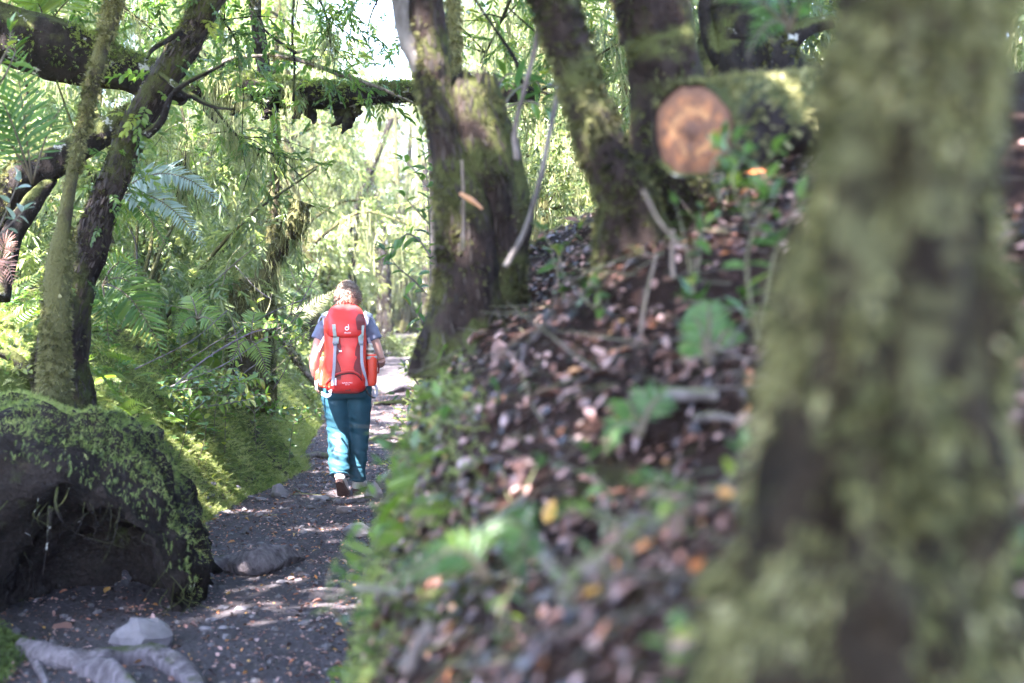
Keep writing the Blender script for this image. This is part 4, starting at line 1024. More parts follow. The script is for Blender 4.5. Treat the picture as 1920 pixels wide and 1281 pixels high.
f4 = thing("dead_fern", "dry red-brown fern fronds hanging at the left edge beside the leaning tree's base", "fern", b)
M['fern_dead'] = leaf_mat("dry_fern", [(0, (.1, .05, .035)), (.5, (.22, .11, .08)), (1, (.36, .2, .16))], .6, .3, (1.2, 1, .8))
for p1, ln in [((25, 470, 8.5), .1), ((-15, 560, 8.4), .12), ((30, 555, 8.4), .09)]:
    frond(f4, b, P(0, 490, 8.6), P(*p1), .08, ln, 16, 'fern_dead', tnt=.5, up=(0, -1, .3), separate=False)
for lab, bb, tips in [("small fern unrolling at the bend below the mossy snag", (545, 590, 13.2), [(520, 660, 13), (580, 640, 13), (560, 560, 13.3)]),
                      ("pale sunlit fern behind the walker's left shoulder", (560, 545, 16), [(600, 500, 16), (520, 480, 16.2), (610, 560, 15.8), (540, 600, 15.8)]),
                      ("little fern hanging over the moss slope near the path", (470, 640, 11.4), [(505, 720, 11.2), (430, 690, 11.2), (480, 590, 11.5)]),
                      ("pale fern low on the moss slope right of the broad green one", (370, 600, 10.6), [(330, 640, 10.4), (420, 640, 10.4), (400, 590, 10.8), (350, 560, 10.8)])]:
    b = P(*bb); ff = thing("small_fern", lab, "fern", b)
    for q in tips: frond(ff, b, b, P(*q), .08, .13, 20, 'fern', tnt=g0.uniform(.5, .9), up=(0, -.8, .6), separate=False)

# little ferns and leafy shoots in the moss
def mini_frond(n=9):
    pr_ = [(np.array([[0, -.012, 0], [0, .012, 0], [1, 0, -.25]]), np.array([[0, 1, 2]]), -.2)]
    t = np.linspace(.12, .95, n); L = np.stack([t, 0 * t, -.25 * t ** 2], -1)
    for s_ in (1, -1):
        X_ = np.stack([.5 + 0 * t, s_ * np.ones(n), -.15 + 0 * t], -1)
        pr_.append(scatter([leaf_t(.28)], look(X_, np.tile([0, 0, 1.0], (n, 1))) * (.34 * np.sin(np.pi * (t * .85 + .12)) ** .7)[:, None, None], L))
    return merge(pr_)
MF = [mini_frond(9), mini_frond(11)]
carpet("fern_cover", 330, (8.2, 16), (.45, 2.6), -1, .17, MF, M['fern'], .3, .95, g1, .8, thr=.2)
carpet("fern_cover", 80, (3.0, 7.5), (-.02, .4), 1, .1, MF, M['fern'], .2, .8, g1, .8, thr=.2)
carpet("leafy_shoots", 300, (8.2, 16), (.35, 2.2), -1, .1, TW_BROAD, M['leaf_gloss'], .3, .95, g1, .8, thr=.2)

# long yellow sunlit frond lying across the slope behind the walker
b = P(470, 660, 14.2)
ff = thing("fallen_frond", "long pale yellow sunlit frond lying slanted left of the walker's head", "frond", b)
for a_, c_ in [((520, 630, 14.6), (640, 540, 14.8)), ((540, 600, 14.2), (615, 575, 14.6))]:
    frond(ff, b, P(*a_), P(*c_), .03, .13, 26, 'lichen', tnt=.9, up=(0, -.9, .4), separate=False)

# ------------------------------------------------------------------ saplings and leafy plants
LEAF_ME = {}
def leaf_obj(parent, origin, mt, pos, mx, t, w=.42):
    key = (mt, int(np.clip(t, 0, .99) * 6), w)
    if key not in LEAF_ME:
        v, f = leaf_fine(w, .1, .16, 4); LEAF_ME[key] = mk_mesh("leaf", v, f, np.full(len(v), (key[1] + .5) / 6)); LEAF_ME[key].materials.append(M[mt])
    o = link("leaf", LEAF_ME[key], None, parent); o.matrix_local = Matrix.Translation((np.asarray(pos) - origin).tolist()) @ Matrix(mx.tolist()).to_4x4()
def leafy(name, label, cat, stems, size, mt, g, spacing=.06, group=None, w=.42, tone=.5, sep=True, r=.006, droop=.3, start=.1):
    b = np.asarray(stems[0][0], float); t = thing(name, label, cat, b, group)
    A, U, L, S_ = [], [], [], []
    for st_ in stems:
        st_ = np.array(st_); n = 24; c = spline(st_, n)
        V, F, _ = tube(st_, [r, r * .8, r * .4], 6, n, .1, 20)
        put("stem", (V, F), M['twig'] if r > .004 else M['stem'], t, b)
        ln = np.linalg.norm(np.diff(c, axis=0), axis=1).sum(); k = max(4, int(ln / spacing))
        for j in range(k):
            f = start + (1 - start) * (j + .5) / k; i = min(n - 2, int(f * (n - 1))); T = c[i + 1] - c[i]; T /= np.linalg.norm(T)
            side = frame(T[None], np.array([2.4 * j + g.uniform(-.5, .5)]))[0][:, 0]
            A.append(side + T * .55 + np.array([0, 0, -droop]) + g.normal(0, .2, 3)); U.append(np.array([0, -.15, 1.0]) + g.normal(0, .3, 3)); L.append(c[i]); S_.append(size * g.uniform(.65, 1.15) * (1 if f < .9 else .8))
        for j in range(3):
            A.append(T + g.normal(0, .35, 3)); U.append(np.array([0, -.2, 1.0])); L.append(c[-1]); S_.append(size * g.uniform(.6, .9))
    A, U, L, S_ = map(np.array, (A, U, L, S_)); Mx = look(A, U) * S_[:, None, None]; tn = np.clip(g.normal(tone, .2, len(L)), 0, 1)
    if sep:
        for k in range(len(L)): leaf_obj(t, b, mt, L[k], Mx[k], tn[k], w)
    else:
        V, F, T_ = scatter([leaf_fine(w, .1, .16, 3)], Mx, L, None, tn); put("leaves", (V, F, T_), M[mt], t, b, "stuff")
    return t
g2 = np.random.default_rng(41)
stems = []
base = P(812, 760, 8.0); base[2] = G(base[0], base[1])
stems = [[base, P(808, 600, 8), P(806, 450, 8), P(800, 330, 8.1), P(790, 255, 8.2)],
         [P(806, 560, 8), P(780, 530, 8), P(745, 500, 7.9), P(722, 470, 7.9)], [P(806, 480, 8), P(785, 450, 7.95), P(760, 440, 7.9), P(735, 475, 7.9)],
         [P(804, 420, 8), P(782, 395, 8), P(758, 370, 8)], [P(800, 350, 8.1), P(778, 320, 8.1), P(756, 300, 8.1)], [P(806, 640, 8), P(790, 600, 7.9), P(770, 575, 7.9)],
         [P(806, 520, 8), P(825, 480, 8), P(832, 420, 8)], [P(804, 400, 8), P(822, 370, 8), P(832, 320, 8)], [P(806, 600, 8), P(826, 570, 8), P(834, 530, 8)]]
leafy("leafy_shrub", "tall leafy shrub with glossy leaves at the right edge of the path", "shrub", stems, .10, 'leaf_gloss', g2, .045, tone=.6)
base = P(795, 800, 7.4); base[2] = G(base[0], base[1])
leafy("leafy_shrub", "slim sapling with small feathery leaves below the tall glossy shrub", "shrub", [[base, P(797, 720, 7.4), P(792, 650, 7.4), P(800, 610, 7.4)], [P(796, 740, 7.4), P(770, 700, 7.3), P(760, 690, 7.3)], [P(795, 770, 7.4), P(770, 752, 7.3), P(742, 740, 7.3)]], .07, 'leaf_gloss', g2, .035, w=.3, tone=.6)
stick("thin_tree", "thin bare pole trunk standing inside the tall glossy shrub", "tree", [P(818, 720, 8.3), P(815, 600, 8.3), P(813, 450, 8.3), P(808, 300, 8.3), P(800, 150, 8.4), P(806, -100, 8.5)], [.03, .026, .024, .02, .018, .015], M['pole'])
base = P(960, 190, 5.8)
leafy("leafy_branch", "leafy branch with large translucent leaves behind the forked tree", "branch", [[P(930, 230, 5.6), P(960, 175, 5.7), P(1000, 155, 5.8), P(1050, 165, 5.9)], [P(940, 205, 5.7), P(985, 190, 5.7), P(1020, 200, 5.7)], [P(925, 180, 5.8), P(950, 140, 5.8), P(985, 145, 5.8)]], .13, 'leaf_gloss', g2, .1, w=.3, tone=.65)
# saplings on the left bank
spots = [(430, 560, 12.0, 150, 'yellow'), (420, 640, 11, 130, 'yellow'), (350, 560, 10.5, 120, ''), (470, 520, 13.5, 130, ''), (390, 500, 12.5, 140, ''), (330, 640, 10, 130, ''), 
         (510, 640, 12.5, 90, ''), (370, 660, 10.4, 110, ''), (450, 600, 12.2, 110, ''), (540, 700, 12.3, 90, ''), (400, 700, 10.9, 100, ''), (480, 700, 11.8, 80, ''), (340, 420, 11.5, 120, ''), (420, 430, 14, 120, '')]
for k, (px, py, Y, hpx, c) in enumerate(spots):
    p = P(px, py, Y); p[2] = G(p[0], p[1]); h = hpx / FPX * Y * 1.25; lean = g2.normal(0, .25, 2)
    top = p + np.array([lean[0] * h + .1, lean[1] * h - .05, h]); mid = (p + top) / 2 + np.array([g2.normal(0, .06), 0, .05])
    st_ = [[p, mid, top]] + [[mid + (top - mid) * g2.uniform(0, .7), mid + np.append(g2.normal(0, .18, 2), .18), mid + np.append(g2.normal(0, .3, 2), .22)] for _ in range(3)]
    lab = {'yellow': ["young plant with a yellow-lit leaf rosette, upper of two, on the moss slope", "young plant with a yellow-lit leaf rosette, lower of two, on the moss slope"][k % 2]}.get(c, ("dark-leaved" if k % 2 == 0 else "shiny pale-leaved") + " slender sapling in the undergrowth " + (sw := "just right of the leaning tree" if px < 345 else "between the moss slope and the snag" if py > 560 else "high on the bank below the horizontal log"))
    leafy("sapling", lab, "sapling", st_, .085 if c else g2.uniform(.05, .08), 'leaf_gloss' if c else ['leaf', 'leaf_gloss'][k % 2], g2, .035, None if c else ("dark" if k % 2 == 0 else "pale") + " saplings " + sw, w=.5, tone=.9 if c else g2.uniform(.4, .75), sep=bool(c), r=.004)
for k in range(16):   # bare twigs in the undergrowth
    px, py = g2.uniform(210, 600), g2.uniform(520, 780); Y = 9 + (px - 200) / 110 + g2.uniform(-.4, .6)
    p = P(px, py, Y); p[2] = max(p[2], G(p[0], p[1])); d = np.array([g2.normal(.15, .4), g2.normal(0, .2), g2.uniform(.15, .5)])
    stick("bare_twig", "bare grey twig poking out of the undergrowth on the left bank", "twig", [p, p + d * .5 + g2.normal(0, .03, 3), p + d + g2.normal(0, .05, 3)], [.006, .005, .003], M['root'] if k % 2 else M['twig'], 0, 5, "bare twigs on the left bank")
stick("bare_twig", "long bare branch slanting across the undergrowth towards the walker", "twig", [P(330, 720, 10), P(390, 670, 10.2), P(470, 625, 10.6), P(520, 615, 10.8)], [.007, .007, .006, .003], M['root'])
stick("fallen_pole", "sunlit fallen pole leaning down to the path left of the walker's arm", "pole", [P(505, 590, 14.2), P(535, 640, 13.8), P(560, 680, 13.5), P(600, 730, 13.2)], [.04, .04, .035, .025], M['pole'], 400)
# leaves at the upper left corner
b = P(-30, 200, 7.2)
leafy("leafy_branch", "bright green broad leaves hanging at the upper left edge in front of the fern", "branch", [[b, P(0, 120, 7.2), P(15, 90, 7.2), P(20, 60, 7.2)], [b, P(10, 140, 7.1), P(30, 95, 7.1)]], .12, 'leaf_gloss', g2, .07, w=.4, tone=.7)
leafy("leafy_branch", "broad bluish leaves on a thin stem at the left edge below the fern", "branch", [[P(-20, 470, 7.4), P(10, 400, 7.4), P(35, 340, 7.4)], [P(0, 440, 7.4), P(30, 410, 7.4), P(45, 395, 7.4)]], .10, 'fern_blue', g2, .12, w=.5, tone=.5)
# plants on the right bank
for k, (px, py, Y, s, tl) in enumerate([(1130, 660, 3.8, .05, .6), (1360, 600, 3.4, .06, .45), (1340, 935, 2.2, .035, .85), (1262, 965, 2.1, .03, .85), (1225, 990, 2.2, .035, .6), (775, 965, 3.9, .05, .8), (752, 925, 4.2, .05, .85), (738, 985, 4.0, .05, .8), (748, 840, 5, .06, .8),
      (1130, 900, 2.8, .05, .4), (1400, 330, 3.2, .06, .75), (1350, 300, 3.3, .05, .6), (1420, 420, 3.2, .06, .5), (1300, 420, 3.6, .05, .6), (900, 850, 3.6, .05, .5), (1060, 460, 4.8, .06, .7), (700, 1050, 3.2, .05, .75), (940, 1130, 2.4, .04, .6), (1180, 1140, 2.1, .03, .85), (1080, 1190, 2.1, .03, .8)]):
    p = P(px, py, Y); gz = G(p[0], p[1]); q0 = np.array([p[0], p[1], gz]) if gz < p[2] + .25 and gz > p[2] - .35 else p - [0, 0, .1]
    h = max(.09, p[2] - q0[2] + .05)
    st_ = [[q0, q0 + np.append(g2.normal(0, .03, 2), h * .6), q0 + np.append(g2.normal(0, .07, 2), h)] for _ in range(3)]
    leafy("seedling", "small green seedling " + (sw := "below the cut log" if py < 480 else "at the mossy lip of the bank above the path" if px < 800 else "low on the near bank by the big trunk" if Y < 2.6 else "in the middle of the leaf-covered bank"), "plant", st_[:2 if Y < 3 else 3], s * 1.1, 'leaf', g2, .05, "seedlings " + sw, w=.45, tone=tl * .75, r=.003)
for k, (bb, tips, lab) in enumerate([((920, 1090, 2.3), [(700, 1130, 2.35), (780, 1090, 2.3)], "low fern spreading left across the bottom of the bank"), ((1330, 690, 3.2), [(1290, 610, 3.2), (1390, 640, 3.2), (1330, 580, 3.2), (1280, 680, 3.2)], "blurred feathery fern beside the near trunk's left edge"),
                          ((1010, 1040, 2.3), [(900, 1020, 2.4), (960, 1090, 2.2), (850, 1040, 2.5)], "arching pale frond in the near leaf litter"), ((1200, 820, 2.9), [(1130, 860, 2.9), (1160, 780, 3), (1260, 770, 2.9)], "small fern in the middle of the bank"), ((1480, 60, 3.4), [(1330, 10, 3.4), (1420, -20, 3.3), (1400, 110, 3.3), (1540, 20, 3.3)], "bright fern hanging from above the cut log")]):
    b = P(*bb); ff = thing("small_fern", lab, "fern", b)
    for q in tips: frond(ff, b, b, P(*q), .05, .06, 18, 'fern', tnt=g0.uniform(.15, .5), up=(0, -.7, .7), separate=False)
# leaves at the foot of the near trunk
st_ = []
for px, py in [(1300, 1200), (1390, 1215), (1480, 1190), (1260, 1180), (1600, 1220), (1350, 1250)]:
    q = P(px, py, 1.55); st_.append([q - [0, 0, .08], q - [.004, 0, .03], q])
leafy("seedling", "pale green leaves at the foot of the near trunk, strongly blurred", "plant", st_, .032, 'leaf_gloss', g2, .05, w=.6, tone=.85, r=.002)
st_ = []
for px, py in [(1890, 1100), (1870, 1180), (1910, 1140), (1905, 1040)]:
    q = P(px, py, 1.7); st_.append([q - [0, 0, .1], q - [.004, 0, .04], q])
leafy("seedling", "blurred bright leaves in the bottom right corner behind the near trunk", "plant", st_, .05, 'leaf_gloss', g2, .05, w=.5, tone=.7, r=.002)

# ------------------------------------------------------------------ the walker
PO = np.array([(650 - 960) / FPX * 11.0, 11.0, 0.0]); PO[2] = G(PO[0], PO[1]) - .005
def ell(c, r, n=20):
    u = np.linspace(0, math.pi, n); v = np.linspace(0, 2 * math.pi, n * 2, endpoint=False)
    V = np.stack([np.sin(u)[:, None] * np.cos(v)[None], np.sin(u)[:, None] * np.sin(v)[None], np.cos(u)[:, None] + 0 * v[None]], -1).reshape(-1, 3)
    return V * np.asarray(r) + np.asarray(c), [grid_faces(n, 2 * n, True)[:, ::-1]]
def loft(rings, seg=32, n=None, power=2.0):
    """rings: (cx, cy, cz, rx, ry); horizontal superellipse sections, capped"""
    q = np.asarray(rings, float); n = n or len(q) * 5
    q = spline(q, n) if len(q) > 2 else q
    th = np.linspace(0, 2 * math.pi, seg, endpoint=False)
    cx = np.sign(np.cos(th)) * np.abs(np.cos(th)) ** (2 / power); sx = np.sign(np.sin(th)) * np.abs(np.sin(th)) ** (2 / power)
    V = np.stack([q[:, :1] + q[:, 3:4] * cx, q[:, 1:2] + q[:, 4:5] * sx, np.repeat(q[:, 2:3], seg, 1)], -1).reshape(-1, 3)
    F = [grid_faces(len(q), seg, True)]; k = len(V)
    V = np.vstack([V, q[:1, :3], q[-1:, :3]]); a = np.arange(seg); b = (a + 1) % seg; o = (len(q) - 1) * seg
    F.append(np.stack([np.full(seg, k), b, a], -1)); F.append(np.stack([np.full(seg, k + 1), o + a, o + b], -1))
    return V, F
def remesh(parts, voxel, smooth=4):
    V, F, _ = merge(parts)
    o = bpy.data.objects.new("tmp", mk_mesh("tmp", V, F)); C.objects.link(o)
    m = o.modifiers.new("r", 'REMESH'); m.mode = 'VOXEL'; m.voxel_size = voxel
    if smooth:
        s = o.modifiers.new("s", 'SMOOTH'); s.iterations = smooth; s.factor = .5
    me = bpy.data.meshes.new_from_object(o.evaluated_get(bpy.context.evaluated_depsgraph_get()))
    v = np.empty(len(me.vertices) * 3, np.float32); me.vertices.foreach_get("co", v); v = v.reshape(-1, 3).astype(float)
    nn = np.empty(len(v) * 3, np.float32); me.vertices.foreach_get("normal", nn); nn = nn.reshape(-1, 3).astype(float)
    f = np.empty(len(me.loops), np.int32); me.loops.foreach_get("vertex_index", f)
    lt_ = np.empty(len(me.polygons), np.int32); me.polygons.foreach_get("loop_total", lt_)
    assert (lt_ == 4).all()
    old = o.data; bpy.data.objects.remove(o); bpy.data.meshes.remove(old); bpy.data.meshes.remove(me)
    return v, f.reshape(-1, 4), nn
def limb(pts, rad, seg=20):
    V, F, _ = tube(pts, rad, seg, 26); return V, F
M['skin'] = plain("skin", (0.52, 0.29, 0.22), .5, .06, 30, .05)
M['skin'].node_tree.nodes["Principled BSDF"].inputs["Subsurface Weight"].default_value = 0.1
M['skin'].node_tree.nodes["Principled BSDF"].inputs["Subsurface Radius"].default_value = (.01, .004, .002)
M['hair'] = leaf_mat("curly_hair", [(0, (.08, .046, .032)), (.5, (.215, .155, .11)), (1, (.42, .33, .25))], .42, 0.15, (1, .9, .8), .4)
M['shirt'] = plain("shirt_cloth", (0.15, 0.165, 0.235), .85, .1, 30, .15, weave=700)
M['trouser'] = plain("teal_cloth", (0.013, 0.068, 0.094), .62, .12, 14, .12, weave=500)
M['shoe'] = plain("pale_shoe_suede", (0.5, 0.47, 0.44), .8, .1, 40, .2)
M['sole'] = plain("brown_rubber_sole", (0.10, 0.055, 0.045), .75, .2, 60, .3)
person = thing("person", "walker seen from behind with curly hair, grey-blue T-shirt and teal trousers, mid-stride on the path", "person", PO)
def pp(name, geo, mt, parent=None, **k):
    o = put(name, geo, mt, parent or person, (0, 0, 0), **k); return o
hand = []
# left hand: relaxed, palm towards the thigh
hw = np.array([-.242, .02, .925])
hand.append(ell(hw + [.002, .012, -.045], (.017, .036, .048), 12))
for j, (oy, ln) in enumerate([(.038, .062), (.018, .072), (-.002, .068), (-.021, .054)]):
    k0 = hw + [.003, oy, -.07]
    hand.append(limb([k0, k0 + [.002, .006, -ln * .45], k0 + [.012, .012, -ln * .8], k0 + [.024, .014, -ln]], [.0095, .009, .0085, .0065], 10))
hand.append(limb([hw + [.004, .035, -.03], hw + [.014, .062, -.05], hw + [.02, .07, -.082]], [.012, .011, .008], 10))
# right hand on the strap in front
hr = np.array([.19, .27, 1.05])
hand.append(ell(hr, (.036, .045, .02), 12))
for j, (ox, ln) in enumerate([(-.034, .05), (-.012, .06), (.01, .06), (.03, .048)]):
    k0 = hr + [ox, .03, .0]
    hand.append(limb([k0, k0 + [-.004, ln * .5, .004], k0 + [-.01, ln * .8, -.014], k0 + [-.014, ln * .75, -.034]], [.0095, .009, .0085, .007], 10))
hand.append(limb([hr + [-.034, -.01, 0], hr + [-.06, .014, .008], hr + [-.066, .04, .0]], [.012, .011, .008], 10))
hc = np.array([.008, .03, 1.54])
body = [ell(hc, (.076, .095, .108)), ell(hc + [0, .03, -.06], (.058, .07, .06)),
        limb([hc + [0, .125, .0], hc + [0, .122, .0], hc + [0, .118, -.05], hc + [0, .112, -.06]], [.008, .012, .018, .008], 10),   # nose
        limb([hc + [-.028, .098, -.083], hc + [0, .106, -.085], hc + [.028, .098, -.083]], [.006, .011, .006], 10), ell(hc + [0, .09, -.112], (.024, .02, .016)),
        limb([hc + [-.05, .088, .022], hc + [0, .1, .024], hc + [.05, .088, .022]], [.01, .012, .01], 10),
        ell(hc + [-.079, .0, -.025], (.01, .02, .034)), ell(hc + [.079, .0, -.025], (.01, .02, .034)),
        limb([(.008, -.005, 1.33), (.008, 0, 1.40), (.008, .015, 1.47), (.008, .025, 1.52)], [.075, .056, .052, .056]),
        loft([(0, 0, .84, .16, .11), (0, 0, .95, .15, .1), (0, 0, 1.08, .135, .095), (0, -.005, 1.22, .155, .1), (0, -.01, 1.31, .145, .085), (0, -.01, 1.36, .1, .06)], 28),
        limb([(-.145, -.01, 1.335), (-.178, -.01, 1.27), (-.212, -.02, 1.17), (-.243, -.03, 1.075), (-.252, -.01, 1.0), (-.245, .015, .925)], [.055, .056, .05, .041, .038, .027]),
        limb([(-.252, -.03, 1.09), (-.252, .0, 1.02), (-.243, .02, .92)], [.041, .042, .026]),
        limb([(.15, -.01, 1.335), (.182, -.01, 1.27), (.222, -.01, 1.16), (.256, .0, 1.06)], [.055, .054, .047, .04]),
        limb([(.256, 0, 1.065), (.25, .06, 1.03), (.228, .16, 1.03), (.2, .25, 1.05)], [.042, .043, .036, .026]),
        limb([(-.09, 0, .9), (-.085, .02, .66), (-.075, .03, .47), (-.06, -.06, .3), (-.048, -.13, .15)], [.085, .08, .055, .05, .035]),
        limb([(.095, 0, .9), (.1, .04, .66), (.1, .08, .47), (.08, .12, .28), (.066, .15, .09)], [.085, .08, .055, .05, .035])] + hand
v, f, nn = remesh(body, .007, 2)
pp("body", (v, [f]), M['skin'])
for sx in (-1, 1):
    pp("eye", ell(hc + [sx * .031, .089, .002], (.012, .01, .009), 10), plain("eye_white", (.6, .6, .58), .2, .02) if sx < 0 else bpy.data.materials["eye_white"])
# hair: skull cap and curls
gh = np.random.default_rng(7)
cap = ell(hc + [0, -.008, .018], (.082, .098, .104), 26)
keep = cap[0][:, 2] > hc[2] - .036 + np.clip((cap[0][:, 1] - hc[1]), 0, 1) * 1.0
hv = cap[0] + (cap[0] - hc) * (.05 * fbm(cap[0] * 40, 3, 5))[:, None]; hf = cap[1][0]; hf = hf[keep[hf].all(1)]
hair_parts = [(hv, [hf], .3)]
cnt = 0
while cnt < 1500:
    d = gh.normal(size=3); d /= np.linalg.norm(d); p = hc + [0, -.006, .016] + d * np.array([.082, .098, .103])
    if p[2] < hc[2] - .04 + max(0, p[1] - hc[1]) * 1.0: continue
    cnt += 1
    m = 10; t = np.linspace(0, 1, m); r0 = gh.uniform(.004, .011); ln = gh.uniform(.012, .038); ph = gh.uniform(0, 6.28); turns = gh.uniform(.7, 2) * 6.28
    e1 = np.cross(d, [0.3, .2, .9]); e1 /= np.linalg.norm(e1); e2 = np.cross(d, e1)
    dr = np.array([d[0] * .3, -.1, -.7]) * (1 if d[2] < .5 else .35)
    c = p + d * (t[:, None] * ln * .7) + dr * (t[:, None] ** 1.5 * ln) + e1 * (np.cos(ph + turns * t) * r0 * t ** .5)[:, None] + e2 * (np.sin(ph + turns * t) * r0 * t ** .5)[:, None]
    wv = np.cross(np.gradient(c, axis=0), d); wv /= np.linalg.norm(wv, axis=1)[:, None] + 1e-9
    wd = gh.uniform(.0012, .0028)
    hair_parts.append((np.stack([c - wv * wd, c + wv * wd], 1).reshape(-1, 3), grid_faces(m, 2), np.clip(gh.normal(.5, .22), 0, 1)))
V, F, T = merge(hair_parts)
pp("hair", (V, F, T), M['hair'])
# T-shirt
sh = [loft([(0, 0, .9, .172, .125), (0, 0, 1.0, .165, .118), (0, 0, 1.12, .158, .112), (0, -.005, 1.22, .158, .112), (0, -.01, 1.32, .160, .1), (0, -.01, 1.372, .128, .075), (.004, 0, 1.40, .085, .066)], 36),
      limb([(-.125, -.01, 1.335), (-.17, -.01, 1.295), (-.2, -.015, 1.235), (-.215, -.02, 1.205)], [.06, .064, .064, .066]),
      limb([(.13, -.01, 1.335), (.175, -.01, 1.295), (.203, -.012, 1.235), (.218, -.015, 1.205)], [.06, .064, .062, .062])]
v, f, nn = remesh(sh, .009, 3)
v = v + nn * (.006 * fbm(v * np.array([18, 18, 9]), 3, 3) + .003 * fbm(v * 40, 2, 9))[:, None]
pp("t_shirt", (v, [f]), M['shirt'])
# trousers
tr_ = [loft([(0, -.002, .985, .155, .115), (0, -.005, .94, .178, .13), (0, -.012, .87, .19, .148), (0, -.015, .80, .192, .15), (0, -.01, .76, .182, .135)], 40),
       limb([(-.092, -.01, .86), (-.086, 0, .72), (-.074, .022, .56), (-.066, .026, .47), (-.06, -.03, .35), (-.056, -.07, .26), (-.054, -.08, .205), (-.052, -.08, .185), (-.05, -.08, .165)], [.108, .105, .092, .086, .083, .079, .075, .07, .056], 28),
       limb([(.092, -.01, .86), (.09, .015, .72), (.088, .06, .56), (.084, .08, .47), (.074, .1, .35), (.066, .115, .24), (.068, .125, .14), (.065, .128, .12), (.063, .13, .095)], [.106, .1, .086, .08, .076, .072, .068, .063, .05], 28)]
v, f, nn = remesh(tr_, .0085, 5)
zz = v[:, 2]
leftleg = (v[:, 0] < .02) & (zz < .75)
fold = fbm(v * np.array([7, 7, 26]) + np.array([0, 0, 1]) * (v[:, :1] * 8), 3, 11)
sharp = -np.abs(vnoise(v * np.array([5, 5, 22]) + np.array([0, 0, 6.0]) * v[:, :1], 13)) + .3
amt = np.interp(zz, [.1, .2, .35, .5, .62, .75, .85, 1], [.014, .02, .016, .012, .009, .007, .004, .002])
v = v + nn * (amt * (.8 * fold + .8 * sharp))[:, None]
pp("trousers", (v, [f]), M['trouser'])
for cx, cy_, cz, rr, tl in [(-.05, -.08, .17, .07, -.45), (.064, .13, .105, .06, -.1)]:
    th_ = np.linspace(0, 2 * math.pi, 33)[:-1]
    ringp = np.stack([cx + np.cos(th_) * rr, cy_ + np.sin(th_) * rr, cz + np.sin(th_) * rr * tl], -1)
    V, F, _ = tube(np.vstack([ringp, ringp[:1]]), [.008] * 5, 8, 66, .25, 60, 3); pp("cuff", (V, F), M['trouser'])
# shoes: built with the toe along +Y, heel at the origin, sole down, then turned
def shoe(pos, pitch, yaw):
    Rm = np.array(Matrix.Rotation(yaw, 3, 'Z') @ Matrix.Rotation(pitch, 3, 'X'))
    up = [loft([(0, .03, .02, .034, .04), (0, .035, .05, .035, .042), (0, .04, .085, .034, .042), (0, .043, .105, .034, .04)], 24),
          limb([(0, .02, .04), (0, .09, .052), (.003, .16, .04), (.004, .225, .03)], [.036, .042, .043, .03])]
    v, f, nn = remesh(up, .006, 3); v[:, 2] = np.maximum(v[:, 2], .012)
    w_ = v @ Rm.T + pos; w_[:, 2] = np.maximum(w_[:, 2], .012 + .5 * v[:, 2]) if pitch else w_[:, 2]
    o = pp("shoe", (w_, [f]), M['shoe'])
    yy = np.linspace(-.012, .265, 22); t = (yy + .012) / .277
    hw_ = .036 + .010 * np.sin(np.clip((t - .3) / .7, 0, 1) * math.pi) - .004 * np.sin(np.clip(t / .6, 0, 1) * math.pi)
    hw_ = hw_ * np.sqrt(np.clip(1 - ((t - .5) * 2) ** 6, .02, 1)); cxs = .006 * t
    tr2 = .012 * np.clip((t - .7) / .3, 0, 1) ** 2
    rows = [np.stack([cxs - hw_, yy, -.012 + tr2], -1), np.stack([cxs - hw_ * 1.03, yy, .016 + tr2], -1), np.stack([cxs + hw_ * 1.03, yy, .016 + tr2], -1), np.stack([cxs + hw_, yy, -.012 + tr2], -1)]
    V0 = np.stack(rows, 1).reshape(-1, 3); V = V0 @ Rm.T + pos; V[:, 2] = np.maximum(V[:, 2], .012 + V0[:, 2])
    pp("sole", (V, [grid_faces(22, 4, True), np.array([[0, 1, 2, 3], [87, 86, 85, 84]])]), M['sole'], o, smooth=False)
    tb = np.array([[-.006, -.006, .1], [.006, -.006, .1], [.006, -.004, .135], [-.006, -.004, .135], [-.006, 0, .1], [.006, 0, .1], [.006, .002, .135], [-.006, .002, .135]]) @ Rm.T + pos
    pp("heel_tab", (tb, [np.array([[0, 1, 2, 3], [5, 4, 7, 6], [1, 5, 6, 2], [4, 0, 3, 7], [3, 2, 6, 7]])]), M['skin'] if False else M['shoe'], o, smooth=False)
shoe(np.array([-.042, -.185, .135]), R(-42), R(-6))
shoe(np.array([.052, .11, .016]), R(0), R(-10))
for o in list(bpy.data.objects):
    if o.parent is person: pass

# ------------------------------------------------------------------ backpack (hangs on the person: a thing of its own)
M['red'] = plain("red_nylon", (0.62, 0.024, 0.016), .48, .08, 16, .15, weave=600)
M['orange'] = plain("orange_nylon", (0.66, 0.05, 0.018), .5, .08, 16, .15, weave=600)  # pocket orange; left panel and lid side use it as painted sunlight
M['wine'] = plain("wine_nylon", (0.17, 0.018, 0.016), .5, .1, 18, .2, weave=600)
M['web'] = plain("grey_webbing", (0.30, 0.30, 0.35), .75, .08, 60, .15, weave=900)
M['sage'] = plain("sage_panel", (0.30, 0.34, 0.31), .7, .06, 40, .1)
M['buckle'] = plain("dark_buckle", (0.10, 0.11, 0.14), .4, .1, 30, 0)
M['black'] = plain("black_label", (0.015, 0.015, 0.017), .5, .1)
M['white'] = plain("white_print", (0.8, 0.78, 0.78), .6, .02, 20, 0)
pack = thing("backpack", "red trekking backpack with wine side panels and grey straps on the walker's back", "backpack", PO + [.02, -.12, .82])
PK = np.array([.02, -.12, .82])
def bp(name, geo, mt, parent=None, **k):
    return put(name, geo, mt, parent or pack, PK, **k)
